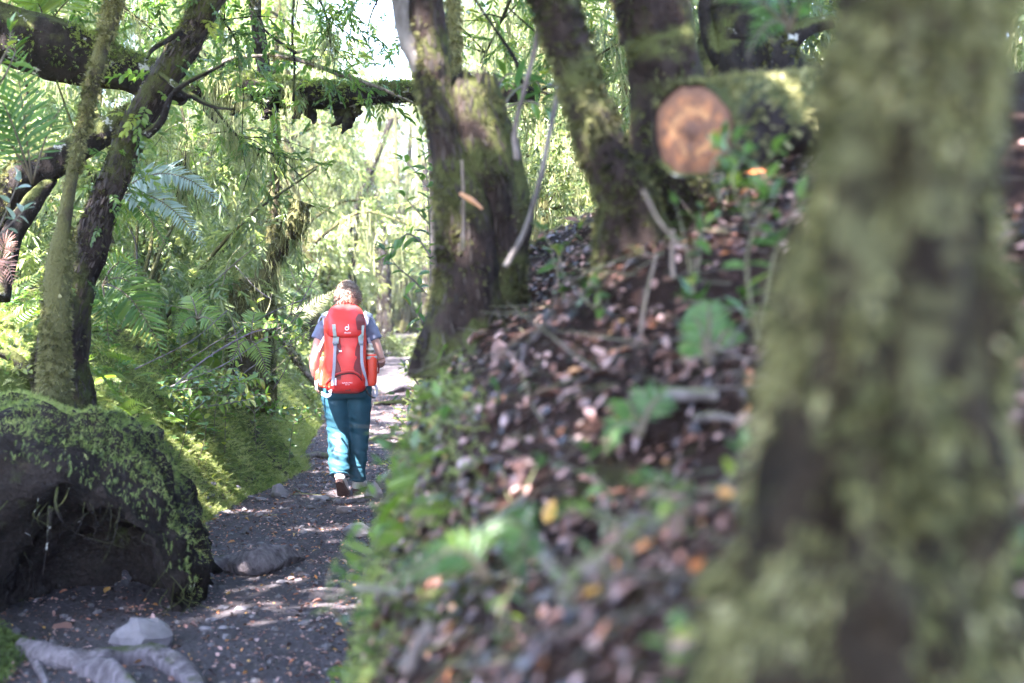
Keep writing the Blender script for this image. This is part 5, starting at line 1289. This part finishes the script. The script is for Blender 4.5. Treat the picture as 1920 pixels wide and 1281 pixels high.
# main compartment: superellipse sections
PR = np.array([(.02, -.215, .812, .105, .075), (.02, -.225, .835, .15, .105), (.018, -.228, .88, .172, .122), (.016, -.228, .96, .174, .126), (.018, -.226, 1.05, .166, .126), (.02, -.222, 1.15, .162, .12), (.018, -.218, 1.25, .162, .112), (.016, -.215, 1.32, .15, .1), (.016, -.215, 1.36, .12, .08)])
PR[:, 3] *= .94
PW = 3.0
def sect(z):
    return [np.interp(z, PR[:, 2], PR[:, k]) for k in (0, 1, 3, 4)]
def skin_y(x, z, off=0.0):
    cx, cy_, rx, ry = sect(z)
    u = np.clip(np.abs((x - cx) / rx), 0, .985)
    return cy_ - ry * (1 - u ** PW) ** (1 / PW) - off
V, F = loft(PR, 64, 70, PW)
def crumple(V, a=.006, s=1.0, seed=2, ctr=(.018, -.222)):
    d = V - np.array([ctr[0], ctr[1], 0]); d[:, 2] = 0; d /= np.linalg.norm(d, axis=1)[:, None] + 1e-6
    q = V * np.array([9, 9, 16]) * s; q[:, 2] += V[:, 0] * 18 * s
    return V + d * (a * (fbm(q, 3, seed) + .8 * (.35 - np.abs(vnoise(q * .8, seed + 3)))))[:, None]
bp("main_compartment", (crumple(V), F), M['red'])
def patch(name, outline, mt, off=.004, parent=None, n=26, m=8, a=.004, thick=.004):
    """outline: [(z, x0, x1)]"""
    o = np.array(outline); z = np.linspace(o[0, 0], o[-1, 0], n); x0 = np.interp(z, o[:, 0], o[:, 1]); x1 = np.interp(z, o[:, 0], o[:, 2])
    t = np.linspace(0, 1, m)[None]; X = x0[:, None] * (1 - t) + x1[:, None] * t; Z = np.repeat(z[:, None], m, 1)
    Y = skin_y(X, Z, off)
    V = np.stack([X, Y, Z], -1).reshape(-1, 3); V = crumple(V, a)
    Vb = V + [0, thick + .006, 0]
    k = n * m; F = grid_faces(n, m); W = np.vstack([V, Vb])
    bnd = np.concatenate([np.arange(m), np.arange(1, n) * m + m - 1, (n - 1) * m + np.arange(m - 2, -1, -1), np.arange(n - 2, 0, -1) * m])
    b2 = np.roll(bnd, -1)
    return bp(name, (W, [F, np.stack([bnd, b2, b2 + k, bnd + k], -1)]), mt, parent)
patch("wine_panel", [(.955, -.03, .045), (1.0, -.055, .042), (1.04, -.062, .018), (1.09, -.06, -.004), (1.14, -.055, .012), (1.17, -.05, .02), (1.2, -.05, .012), (1.222, -.045, -.01)], M['wine'], .003) if False else None
patch("wine_panel", [(.92, -.05, -.002), (.98, -.055, .0), (1.03, -.057, -.012), (1.07, -.055, -.03), (1.10, -.05, -.034), (1.13, -.05, -.008), (1.17, -.05, .0), (1.21, -.05, -.018)], M['wine'], .003)
patch("wine_panel", [(.93, .13, .155), (.97, .105, .15), (1.01, .09, .145), (1.05, .1, .14), (1.09, .12, .14), (1.10, .1, .14), (1.15, .104, .14), (1.2, .12, .14)], M['wine'], .003)
patch("side_gusset", [(.86, -.145, -.09), (.95, -.15, -.075), (1.1, -.142, -.06), (1.22, -.14, -.06), (1.28, -.135, -.06)], M['orange'], .004)  # left panel: its orange is sunlight painted into the red cloth
patch("side_gusset", [(.9, .15, .176), (1.0, .15, .178), (1.15, .15, .172), (1.27, .146, .168)], M['orange'], .004)
# lid
LR = np.array([(.018, -.205, 1.235, .15, .135), (.018, -.212, 1.25, .158, .146), (.016, -.212, 1.30, .162, .15), (.014, -.202, 1.36, .160, .145), (.012, -.185, 1.41, .15, .125), (.012, -.17, 1.45, .125, .10), (.012, -.16, 1.475, .085, .065), (.012, -.155, 1.482, .03, .025)])
LR[:, 3] *= .92
V, F = loft(LR, 64, 46, 2.8)
lid = bp("lid", (crumple(V, .006, .8, 9), F), M['red'])
def lid_y(x, z, off):
    cx, cy_, rx, ry = [np.interp(z, LR[:, 2], LR[:, k]) for k in (0, 1, 3, 4)]
    u = np.clip(np.abs((x - cx) / rx), 0, .98); return cy_ - ry * (1 - u ** 2.8) ** (1 / 2.8) - off
def lid_patch(name, outline, mt, off=.004):
    o = np.array(outline); n, m = 18, 6; z = np.linspace(o[0, 0], o[-1, 0], n); x0 = np.interp(z, o[:, 0], o[:, 1]); x1 = np.interp(z, o[:, 0], o[:, 2])
    t = np.linspace(0, 1, m)[None]; X = x0[:, None] * (1 - t) + x1[:, None] * t; Z = np.repeat(z[:, None], m, 1)
    V = np.stack([X, lid_y(X, Z, off), Z], -1).reshape(-1, 3); k = n * m
    return bp(name, (np.vstack([V, V + [0, .012, 0]]), [grid_faces(n, m)]), mt, lid)
lid_patch("wine_patch", [(1.29, .12, .165), (1.34, .11, .17), (1.38, .105, .165), (1.41, .12, .155)], M['wine'], .003)
lid_patch("orange_side", [(1.26, -.14, -.11), (1.32, -.143, -.1), (1.38, -.14, -.1)], M['orange'], .003)  # orange strip paints the sun on the lid's left side
# ribbon along a polyline on the pack
def strap(name, pts, width, mt, parent=None, off=None, thick=.003, lid_=False, n=24, face=(0, -1, 0)):
    """pts: (x, z) laid on the pack or (x, y, z) free"""
    q = np.array(pts, float)
    if q.shape[1] == 2:
        q = spline(np.stack([q[:, 0], 0 * q[:, 0], q[:, 1]], -1), n)
        q[:, 1] = np.array([(lid_y if lid_ else skin_y)(x, z, off or .008) for x, z in zip(q[:, 0], q[:, 2])])
    else: q = spline(q, n)
    T = np.gradient(q, axis=0); T /= np.linalg.norm(T, axis=1)[:, None]
    fc = np.asarray(face, float); s = np.cross(T, fc); s /= np.linalg.norm(s, axis=1)[:, None] + 1e-9; nn_ = np.cross(s, T)
    nn_ *= np.sign((nn_ @ fc))[:, None]
    h = width / 2
    V = np.stack([q - s * h, q + s * h, q + s * h + nn_ * thick, q - s * h + nn_ * thick], 1).reshape(-1, 3)
    k = 4 * n
    return bp(name, (V, [grid_faces(n, 4, True), np.array([[0, 1, 2, 3], [k - 1, k - 2, k - 3, k - 4]])]), mt, parent, smooth=False)
strap("lid_tab", [(-.055, 1.335), (-.05, 1.285), (-.045, 1.235)], .026, M['sage'], off=.012, lid_=True)
patch("strap_tab", [(1.19, -.068, -.022), (1.225, -.066, -.018), (1.25, -.062, -.014), (1.262, -.058, -.02)], M['sage'], .02)
strap("lid_tab", [(.155, 1.325), (.153, 1.28), (.148, 1.235)], .026, M['sage'], off=.012, lid_=True)
patch("strap_tab", [(1.19, .13, .158), (1.225, .125, .162), (1.25, .125, .162), (1.262, .13, .162)], M['sage'], .02)
def box(name, c, s, mt, parent=None, bev=.25):
    x, y, z = np.array(s) / 2; b = min(s) * bev
    V, F = loft([(c[0], c[1], c[2] - z, x - b, y), (c[0], c[1], c[2] - z + b, x, y), (c[0], c[1], c[2] + z - b, x, y), (c[0], c[1], c[2] + z, x - b, y)], 24, 10, 6)
    return bp(name, (V, F), mt, parent)
s1 = strap("compression_strap", [(-.045, 1.2), (-.048, 1.12), (-.052, 1.02), (-.06, .94), (-.066, .875)], .022, M['web'], off=.022)
s2 = strap("compression_strap", [(.15, 1.2), (.15, 1.12), (.155, 1.03), (.172, .95), (.182, .87)], .022, M['web'], off=.018)
for c, par in (((-.045, skin_y(-.045, 1.19, .03), 1.188), s1), ((.148, skin_y(.148, 1.19, .026), 1.19), s2)):
    for dz in (.014, -.006): box("buckle", (c[0], c[1], c[2] + dz), (.032, .014, .014), M['buckle'] if dz < 0 else M['web'], par)
    for dx in (-.013, .013): box("buckle_prong", (c[0] + dx, c[1], c[2] + .003), (.005, .012, .03), M['buckle'], par)
V, F, _ = tube([(x, skin_y(x, z, .004), z) for x, z in [(-.12, .885), (-.1, .91), (-.06, .945), (-.02, .965), (.04, .978), (.09, .978), (.13, .955), (.155, .92), (.168, .88)]], [.007, .010, .010, .010, .008], 10, 50)
bp("zip_flap", (V, F), M['wine'] if False else plain("dark_red_piping", (.42, .025, .02), .5, .05))
V, F, _ = tube([(x, skin_y(x, z, .006), z) for x, z in [(-.09, .905), (-.06, .932), (-.02, .952), (.04, .966), (.09, .966), (.128, .944), (.15, .912)]], [.0035] * 4, 8, 50)
bp("zip", (V, F), M['black'])
box("zip_pull", (-.042, skin_y(-.042, .905, .016), .905), (.012, .006, .05), M['white'])
V, F, _ = tube([(-.035, skin_y(-.035, 1.19, .02), 1.185), (-.028, skin_y(-.03, 1.16, .02), 1.155), (-.012, skin_y(-.01, 1.14, .016), 1.137)], [.003] * 3, 6, 14)
cd = bp("ice_axe_cord", (V, F), M['buckle']); box("cord_toggle", (-.006, skin_y(-.006, 1.135, .018), 1.135), (.022, .009, .012), M['white'], cd)
box("label", (.045, skin_y(.045, .838, .004), .842), (.04, .006, .010), M['black'])
# side pocket with bottle, right
V, F = loft([(.205, -.2, .865, .03, .04), (.21, -.2, .89, .04, .05), (.212, -.2, 1.0, .04, .052), (.212, -.2, 1.09, .038, .05), (.21, -.2, 1.105, .037, .048)], 32, 24, 3)
pk_ = bp("side_pocket", (crumple(V, .004, 1.4, 22, (.21, -.2)), F), M['orange'])
V, F = loft([(.211, -.2, 1.068, .0405, .053), (.211, -.2, 1.092, .0405, .053)], 32, 6, 3); bp("pocket_hem", (V, F), M['sage'], pk_)
V, F = loft([(-.135, -.205, .85, .035, .045), (-.14, -.205, .88, .046, .056), (-.14, -.205, .98, .046, .06), (-.135, -.205, 1.07, .042, .055), (-.13, -.205, 1.09, .04, .05)], 32, 24, 3)
pk2 = bp("side_pocket", (crumple(V, .007, 1.5, 26, (-.14, -.2)), F), M['orange'])
V, F = loft([(-.133, -.205, 1.055, .0445, .058), (-.131, -.205, 1.08, .0435, .056)], 32, 6, 3); bp("pocket_hem", (V, F), M['sage'], pk2)
M['cream'] = plain("bottle_cream", (.5, .47, .36), .4, .1, 30, 0); M['olive'] = plain("bottle_olive", (.10, .10, .06), .4, .1, 30, 0)
bottle = thing("water_bottle", "cream and olive bottle standing in the backpack's right side pocket", "bottle", PO + [.205, -.2, .95])
V, F = loft([(.2, -.2, .95, .028, .028), (.2, -.2, 1.1, .03, .03), (.2, -.2, 1.14, .03, .03), (.2, -.2, 1.155, .022, .022)], 24, 20)
put("bottle_body", (V, F), M['cream'], bottle, (.205, -.2, .95))
V, F = loft([(.2, -.2, 1.118, .0305, .0305), (.2, -.2, 1.13, .0308, .0308), (.2, -.2, 1.138, .0305, .0305)], 24, 8); put("bottle_band", (V, F), M['olive'], bottle, (.205, -.2, .95))
V, F = loft([(.2, -.2, 1.155, .02, .02), (.2, -.2, 1.18, .02, .02), (.2, -.2, 1.186, .014, .014)], 20, 10); put("bottle_cap", (V, F), M['cream'], bottle, (.205, -.2, .95))
# shoulder straps, lifters and hanging strap ends
for s, ox in ((-1, -.002), (1, .014)):
    strap("shoulder_strap", [(s * .13 + ox, -.13, 1.33), (s * .15 + ox, -.075, 1.40), (s * .155 + ox, .0, 1.405), (s * .15 + ox, .085, 1.35), (s * .135 + ox, .125, 1.2), (s * .14 + ox, .115, 1.05), (s * .165 + ox, .0, .95)], .06, plain("strap_foam", (.42, .43, .47), .8, .06) if s < 0 else bpy.data.materials["strap_foam"], thick=.012, n=40, face=(s * .45, -.25, 1))
    strap("load_lifter", [(s * .15 + ox, -.14, 1.40), (s * .185 + ox, -.085, 1.385), (s * .21 + ox, -.06, 1.34)], .024, M['web'], n=14, face=(s * .6, -.6, .6))
    strap("strap_end", [(s * .142 + ox, -.2, 1.24), (s * .165 + ox, -.2, 1.19), (s * .195 + ox, -.19, 1.125)] if s < 0 else [(.185, -.2, 1.23), (.205, -.2, 1.18), (.23, -.19, 1.115)], .021, M['web'], n=14)
strap("strap_end", [(-.135, -.25, 1.07), (-.165, -.235, 1.03), (-.192, -.21, .965)], .02, M['web'], n=14)
strap("strap_end", [(-.148, -.262, 1.01), (-.158, -.26, .95), (-.168, -.255, .875)], .018, M['web'], n=14)
hb = strap("hip_belt", [(-.14, -.14, .93), (-.185, -.06, .935), (-.19, .04, .935), (-.13, .13, .93), (0, .155, .925), (.13, .13, .93), (.195, .04, .935), (.19, -.06, .935), (.15, -.14, .93)], .075, M['wine'], thick=.014, n=50, face=(0, -1, .05)) if False else None
th_ = np.linspace(R(-230), R(50), 44); hbp = np.stack([.01 + .206 * np.cos(th_), -.0 + .16 * np.sin(th_), .935 + 0 * th_], -1)
V = np.stack([hbp + [0, 0, -.034], hbp + [0, 0, .034], (hbp * [1.06, 1.08, 1]) + [0, 0, .03], (hbp * [1.06, 1.08, 1]) + [0, 0, -.03]], 1).reshape(-1, 3)
hb = bp("hip_belt", (V, [grid_faces(44, 4, True), np.array([[0, 1, 2, 3], [175, 174, 173, 172]])]), M['wine'])
V, F = loft([(-.205, -.07, .89, .02, .045), (-.208, -.07, .91, .028, .055), (-.208, -.07, .96, .028, .055), (-.205, -.07, .98, .018, .045)], 24, 16, 3); bp("belt_pocket", (crumple(V, .005, 1.5, 3, (-.2, -.07)), F), M['orange'], hb)
strap("strap_end", [(-.19, -.16, .905), (-.212, -.155, .885), (-.218, -.15, .83)], .02, M['web'], n=14)
strap("strap_loop", [(.225, -.18, 1.075), (.25, -.16, 1.05), (.262, -.15, 1.0), (.255, -.15, .955)], .016, M['wine'], n=16)
strap("strap_loop", [(.215, -.2, .875), (.245, -.2, .86), (.25, -.195, .8), (.228, -.2, .785), (.222, -.2, .84)], .018, M['web'], n=18)
strap("strap_end", [(.178, -.3, .86), (.19, -.28, .815), (.215, -.26, .785), (.245, -.25, .775)], .012, M['black'], n=16)
for z0 in (.85, .835):
    strap("elastic_loop", [(-.1 + (z0 - .83), -.31, z0), (-.085, -.335, z0 - .03), (-.115, -.32, z0 - .045), (-.16, -.27, z0 - .03)], .01, M['web'], n=16)
# emblem and lettering
def emblem():
    parts = []
    c = np.array([.044, 0, 1.305]); y = lid_y(.044, 1.3, .006)
    ring = [c + np.array([math.cos(a) * .012, y, math.sin(a) * .012]) for a in np.linspace(0, 2 * math.pi, 25)]
    parts.append(tube(ring, [.0036] * 3, 6, 40)[:2])
    parts.append(tube([c + np.array([.012, y, -.008]), c + np.array([.013, y, .012]), c + np.array([.010, y - .0, .032])], [.004, .0038, .002], 6, 12)[:2])
    return merge(parts)
V, F, _ = emblem(); bp("emblem", (V, F), M['white'], lid)
def lettering(txt, x, y, z, size, parent, tilt=0.0):
    cu = bpy.data.curves.new("lettering", 'FONT'); cu.body = txt; cu.size = size; cu.align_x = 'CENTER'; cu.extrude = .0006
    o = bpy.data.objects.new("tmp", cu); C.objects.link(o)
    me = bpy.data.meshes.new_from_object(o.evaluated_get(bpy.context.evaluated_depsgraph_get())); bpy.data.objects.remove(o); bpy.data.curves.remove(cu)
    o = link("lettering", me, M['white'], parent)
    o.matrix_local = Matrix.Translation(Vector((x, y, z)) - Vector(PK)) @ Matrix.Rotation(R(90), 4, 'X') @ Matrix.Rotation(tilt, 4, 'Z')
lettering("deuter", .05, float(lid_y(.05, 1.272, .011)), 1.268, .019, lid)
lettering("FUTURA PRO", .045, float(skin_y(.045, .9, .010)), .892, .013, pack, .04)
lettering("42+10", .045, float(skin_y(.045, .88, .010)), .878, .013, pack, .04)

# ------------------------------------------------------------------ the forest behind
g3 = np.random.default_rng(51)
def bush_t(tm, n, size, rad, h, g, droop=.3, clumps=26, hollow=.35):
    th = g.uniform(0, 6.28, clumps); rr = np.sqrt(g.uniform(0, 1, clumps)) * rad; zc = h * g.uniform(.08, 1, clumps) * (1 - .45 * (rr / rad) ** 2)
    cc = np.stack([np.cos(th) * rr, np.sin(th) * rr, zc], -1); cr = g.uniform(.16, .36, clumps) * rad
    k = g.integers(0, clumps, n); dd = rdir(n, g) * (g.uniform(hollow, 1, n) ** .5)[:, None]
    pos = cc[k] + dd * cr[k][:, None] * np.array([1, 1, .75]); pos[:, 2] = np.maximum(pos[:, 2], .03)
    out = dd * np.array([1, 1, .5]) + g.normal(0, .4, (n, 3)); out[:, 2] -= droop
    up = g.normal(0, .35, (n, 3)); up[:, 2] += 1
    tn = np.clip(g.normal(.5, .16, n) + (cc[k][:, 2] / h - .5) * .12 + g.normal(0, .1, clumps)[k], 0, 1)
    V, F, T = scatter(tm, look(out, up) * (size * g.uniform(.6, 1.3, n))[:, None, None], pos, g.integers(0, len(tm), n), tn)
    return mk_mesh("foliage", V, F, T)
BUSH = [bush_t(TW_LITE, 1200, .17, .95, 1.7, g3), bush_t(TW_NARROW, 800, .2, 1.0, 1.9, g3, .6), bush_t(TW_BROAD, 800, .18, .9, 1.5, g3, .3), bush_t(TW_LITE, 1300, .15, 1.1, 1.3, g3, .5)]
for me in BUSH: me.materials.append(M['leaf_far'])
def stems_t(g, n=7, h=1.5, rad=.6):
    ps = []
    for k in range(n):
        e = np.array([g.normal(0, rad), g.normal(0, rad), h * g.uniform(.6, 1.05)])
        V, F, _ = tube([(g.normal(0, .08), g.normal(0, .08), -.1), e * .5 + g.normal(0, .08, 3), e], [.02, .014, .006], 5, 12, .1, 20, k); ps.append((V, F))
    V, F, _ = merge(ps); return mk_mesh("stems", V, F)
STEM = [stems_t(g3) for _ in range(3)]
for me in STEM: me.materials.append(M['bark_moss'])
BK = ["loose small-leaved", "drooping narrow-leaved", "broad-leaved", "low dense small-leaved"]
def bush(x, y, s, v, label, group, rz):
    if label in (BL[0][0], BL[1][0]):
        where = ("on the slope left of the path" if label is BL[0][0] else "beside the path under the right-hand trees") + (", close behind the walker" if y < 19 else ", well beyond the walker" if y < 28 else ", in the far brightness")
        label = BK[v] + " bush " + where; group = BK[v] + " bushes " + where
    t = thing("bush", label, "bush", (x, y, G(x, y) - .05), group, rz); t.scale = (s, s, s * g3.uniform(.85, 1.25))
    o = link("stems", STEM[v % 3], None, t); o = link("foliage", BUSH[v], None, t)
BL = [("sunlit small-leaved bush on the slope left of the path behind the walker", "bushes left of the path"), ("sunlit bush beside the path beyond the walker, under the right-hand trees", "bushes right of the path")]
for k in range(46):
    y = g3.uniform(12.8, 36); d = g3.uniform(1.3 if y < 17 else .7, 7)
    x = float(xl(y)) - d
    a_ = (x, y, g3.uniform(.6, 1.15) * (1 + .012 * y), int(g3.integers(0, 4)), *BL[0], g3.uniform(0, 6.28))
    if y < 16 and 380 < 960 + x / y * FPX < 640: continue
    bush(*a_)
for k in range(30):
    y = g3.uniform(8.5, 36); d = g3.uniform(1.3 + .02 * y, 6.5)
    x = float(xr(y)) + d
    if y < 13 and d < 1.2: d += 1; x += 1
    bush(x, y, g3.uniform(.6, 1.1) * (1 + .012 * y), int(g3.integers(0, 4)), *BL[1], g3.uniform(0, 6.28))
for x, y, s_, v in [(-4.4, 48.5, 1.5, 0), (-3.2, 50, 1.6, 3), (-2.0, 49, 1.4, 1), (-1.0, 47.5, 1.5, 2), (-5.6, 49, 1.7, 1), (-3.0, 54, 2.2, 0), (-4.6, 56, 2.4, 3), (-1.6, 54, 2.2, 1)]:
    bush(x, y, s_, v, "bush closing off the far end of the path in the bright distance", "bushes at the far end of the path", x * 3)
bush(-2.75, 31.0, .42, 3, "low green bush in the bend, hiding part of the far path", None, .4)
bush(-2.3, 31.5, .36, 3, "second low bush at the bend, nearer the right-hand trees", None, 2.0)

def crown_t(g, tm, n, size, rad, flat, h0, h1, clumps, lichen=160):
    """crown hung along arching limbs: returns meshes (trunk, foliage, lichen) in local space, base at the origin"""
    ps = []; tip = np.array([g.normal(0, .5), g.normal(0, .5), h1])
    tr = [(0, 0, -.2), (g.normal(0, .1), g.normal(0, .1), h0 * .5), (tip[0] * .4, tip[1] * .4, h0), tuple(tip)]
    V, F, N = tube(tr, [.17, .13, .11, .03], 14, 60, .18, 9, int(g.integers(0, 99)), ridge=.15); ps.append((V, F))
    pos, out = [], []
    for k in range(clumps):
        z = g.uniform(h0 * .35, h1); a = g.uniform(0, 6.28); L = rad * g.uniform(.5, 1.1) * (1.15 - .5 * (z / h1))
        s = np.array([tip[0] * z / h1 * .7, tip[1] * z / h1 * .7, z]); e = s + np.array([math.cos(a) * L, math.sin(a) * L, L * g.uniform(-.35, .35)])
        m_ = (s + e) / 2 + [0, 0, L * .22]
        Vb, Fb, _ = tube([s, m_, e], [.035, .022, .006], 6, 18, .2, 18, k); ps.append((Vb, Fb))
        q = spline([s, m_, e], 30); nn_ = n // clumps; i = np.clip((g.uniform(.25, 1, nn_) ** .8 * 29).astype(int), 0, 29)
        pos.append(q[i] + g.normal(0, 1, (nn_, 3)) * np.array([.2, .2, flat]) * rad * .5); out.append(np.tile(e - s, (nn_, 1)) / L * .4 + g.normal(0, .6, (nn_, 3)))
    pos, out = np.vstack(pos), np.vstack(out); out[:, 2] -= .35; n = len(pos)
    up = g.normal(0, .35, (n, 3)); up[:, 2] += 1
    fo = scatter(tm, look(out, up) * (size * g.uniform(.6, 1.3, n))[:, None, None], pos, g.integers(0, len(tm), n), np.clip(g.normal(.5, .2, n), 0, 1))
    j = g.integers(0, n, lichen)
    li = scatter(STRAND, frame(np.tile([0, 0, 1.0], (lichen, 1)) + g.normal(0, .05, (lichen, 3)), g.uniform(0, 6, lichen)) * g.uniform(.35, 1.1, lichen)[:, None, None] * np.array([1, 1, 1.0]), pos[j], g.integers(0, 5, lichen), np.clip(g.normal(.55, .2, lichen), 0, 1))
    V, F, _ = merge(ps)
    r = [mk_mesh("trunk", V, F), mk_mesh("crown", *fo), mk_mesh("lichen_beard", *li)]
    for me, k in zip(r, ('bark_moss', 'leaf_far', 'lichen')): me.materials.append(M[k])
    return r
TREES = [crown_t(g3, TW_LITE, 1450, .22, 1.9, .28, 2.6, 6.5, 24, 200), crown_t(g3, TW_NARROW, 1200, .25, 2.1, .3, 2.2, 7.0, 22, 280), crown_t(g3, TW_LITE, 1350, .22, 1.7, .36, 1.8, 5.2, 22, 300), crown_t(g3, TW_BROAD, 1000, .22, 2.0, .28, 3.0, 7.5, 22, 150)]
TL = ["lichen-hung tree in the bright forest behind the walker", "bright-leaved tree standing among the trunks of the right bank's background"]
TK = ["small-leaved %s with a high thin crown", "narrow-leaved %s hung with long lichen beards", "low drooping small-leaved %s trailing lichen", "broad-leaved %s with a tall open crown"]
def forest_tree(x, y, s, v, label, group, rz, sz=1.0):
    where = ("behind the right bank" if label is TL[1] else "left of the walker") + (", nearer" if y < 20 else ", half way back" if y < 33 else ", in the far brightness")
    label = TK[v] % "tree" + " " + where; group = TK[v] % "trees" + " " + where
    t = thing("forest_tree", label, "tree", (x, y, G(x, y) - .05), group, rz); t.scale = (s, s, s * sz)
    for me, nm in zip(TREES[v], ("trunk", "crown", "lichen_beard")):
        o = link(nm, me, None, t)
        if nm == "lichen_beard": o["kind"] = "stuff"
for x, y, s, v in [(-4.6, 15.5, .62, 2), (-5.6, 17, .8, 1), (-4.0, 19, .62, 2), (-6.8, 20, .95, 0), (-5.0, 22.5, .85, 1), (-7.5, 24, 1.1, 3), (-5.4, 26, .95, 2), (-5.2, 29, .9, 1), (-9, 28, 1.2, 0), (-6.4, 31, 1.2, 2), (-8.2, 35, 1.3, 1), (-6.2, 37, 1.1, 0), (-11, 34, 1.4, 3), (-6.0, 46, 1.3, 2), (-7, 43, 1.5, 0), (-10, 44, 1.6, 1), (-14, 42, 1.6, 2), (-12.5, 37, 1.4, 2), (-3.6, 47.5, 1.1, 1), (-2.0, 50, 1.3, 2), (-4.2, 53, 1.5, 0), (-1.2, 55, 1.5, 1), (-6.5, 55, 1.7, 2), (-3.0, 58, 1.8, 1), (-3.7, 25.5, 1.1, 0), (-4.9, 33, .9, 2), (-5.0, 39.5, 1.0, 1)]:
    forest_tree(x, y, s, v, TL[0], "lichen-hung trees behind the walker", g3.uniform(0, 6.28), g3.uniform(.9, 1.2))
for x, y, s, v in [(.3, 14, .6, 2), (.9, 12, .65, 0), (1.8, 9.5, .7, 1), (.3, 19, .8, 1), (1.2, 18, .9, 2), (3.2, 13, .9, 3), (.4, 25, 1.0, 0), (.8, 25, 1.1, 1), (3, 20, 1.1, 2), (5, 16, 1.1, 0), (-.2, 32, 1.2, 2), (.5, 34, 1.3, 3), (3.5, 30, 1.3, 1), (6.5, 24, 1.3, 2), (8, 32, 1.5, 0), (-.6, 44, 1.5, 1), (2, 44, 1.6, 2), (6, 42, 1.6, 3), (3.8, 9.2, .9, 2), (5.2, 11.5, 1.0, 1)]:
    forest_tree(x, y, s, v, TL[1], "trees behind the right bank", g3.uniform(0, 6.28), g3.uniform(.9, 1.2))

# the far wood, one mass of foliage
n = 6200; a = g3.uniform(-.62, .62, n); rr = g3.uniform(50, 75, n); hh = 20 * g3.uniform(0, 1, n) ** .9
pos = np.stack([np.sin(a) * rr - 3, np.cos(a) * rr, hh + .6], -1)
keep = fbm(pos * .22, 3, 33) + g3.normal(0, .12, n) > -.16 + np.clip((hh - 6) / 30, 0, .4); pos = pos[keep]; n = len(pos)
d = g3.normal(0, 1, (n, 3)); d[:, 2] -= .4
V, F, T = scatter(TW_LITE, look(d, np.tile([0, -.3, 1.0], (n, 1)) + g3.normal(0, .3, (n, 3))) * g3.uniform(.7, 1.6, n)[:, None, None], pos, g3.integers(0, 3, n), np.clip(g3.normal(.6, .2, n) + .3 * vnoise(pos * .3, 4), 0, 1))
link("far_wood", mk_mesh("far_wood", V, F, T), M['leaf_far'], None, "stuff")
# the leaf roof over the path: unseen trees added to shade it
for k, (x, y, cx, cy2, cz, rad, n) in enumerate([(-6.5, -1.5, -5.6, -.8, 6.6, 2.9, 1300), (-7, 2.5, -6.0, 2.4, 7.0, 3.0, 1300), (-6.4, 6, -5.6, 5.8, 7.0, 2.8, 420), (-7.2, 8.8, -6.4, 8.8, 7.4, 2.7, 450), (-3.6, -2.2, -3.0, -.2, 6.2, 2.8, 1300), (-5.2, 1.0, -3.4, 3.4, 6.4, 2.6, 1200), (-.9, -2.6, -1.0, -.6, 6.0, 2.6, 1200), (-6.8, 11.5, -4.0, 10.2, 7.6, 2.3, 700), (-7.4, 14.5, -3.9, 14.0, 8.4, 2.3, 700)]):
    b = np.array([x, y, G(x, y) - .1]); t = thing("canopy_tree", "tall tree beside the path whose crown roofs the scene", "tree", b, "trees whose crowns roof the path")
    V, F, N = tube([b, (x * .97, y, 2.4), (x * .6 + cx * .4, y * .6 + cy2 * .4, 4.6), (cx, cy2, cz)], [.22, .17, .13, .05], 18, 50, .15, 10, 70 + k, ridge=.12)
    put("trunk", (V, F), M['bark'], t, b)
    put("crown", crown_world((cx, cy2, cz), rad, int(n * (1.25 if cy2 < 4 else .62 if cy2 < 9.5 else .85)), .44, g3, TW_LITE + TW_BROAD), M['leaf'], t, b)

# ------------------------------------------------------------------ thin haze volume between the trees, a whitish veil over the distance
V = np.array([[x, y, z] for z in (-2.5, 30) for y in (-8, 126) for x in (-95, 95)], float)
hz = link("haze", mk_mesh("haze", V, np.array([[0, 2, 3, 1], [4, 5, 7, 6], [0, 1, 5, 4], [1, 3, 7, 5], [3, 2, 6, 7], [2, 0, 4, 6]]), None, False), None, None, "stuff")
hm = bpy.data.materials.new("haze"); hm.use_nodes = True; t = hm.node_tree; t.nodes.remove(t.nodes["Principled BSDF"])
pv = t.nodes.new("ShaderNodeVolumePrincipled"); pv.inputs["Color"].default_value = (.96, .98, 1, 1); pv.inputs["Density"].default_value = 0.0005
t.links.new(pv.outputs[0], t.nodes["Material Output"].inputs["Volume"]); hz.data.materials.append(hm)
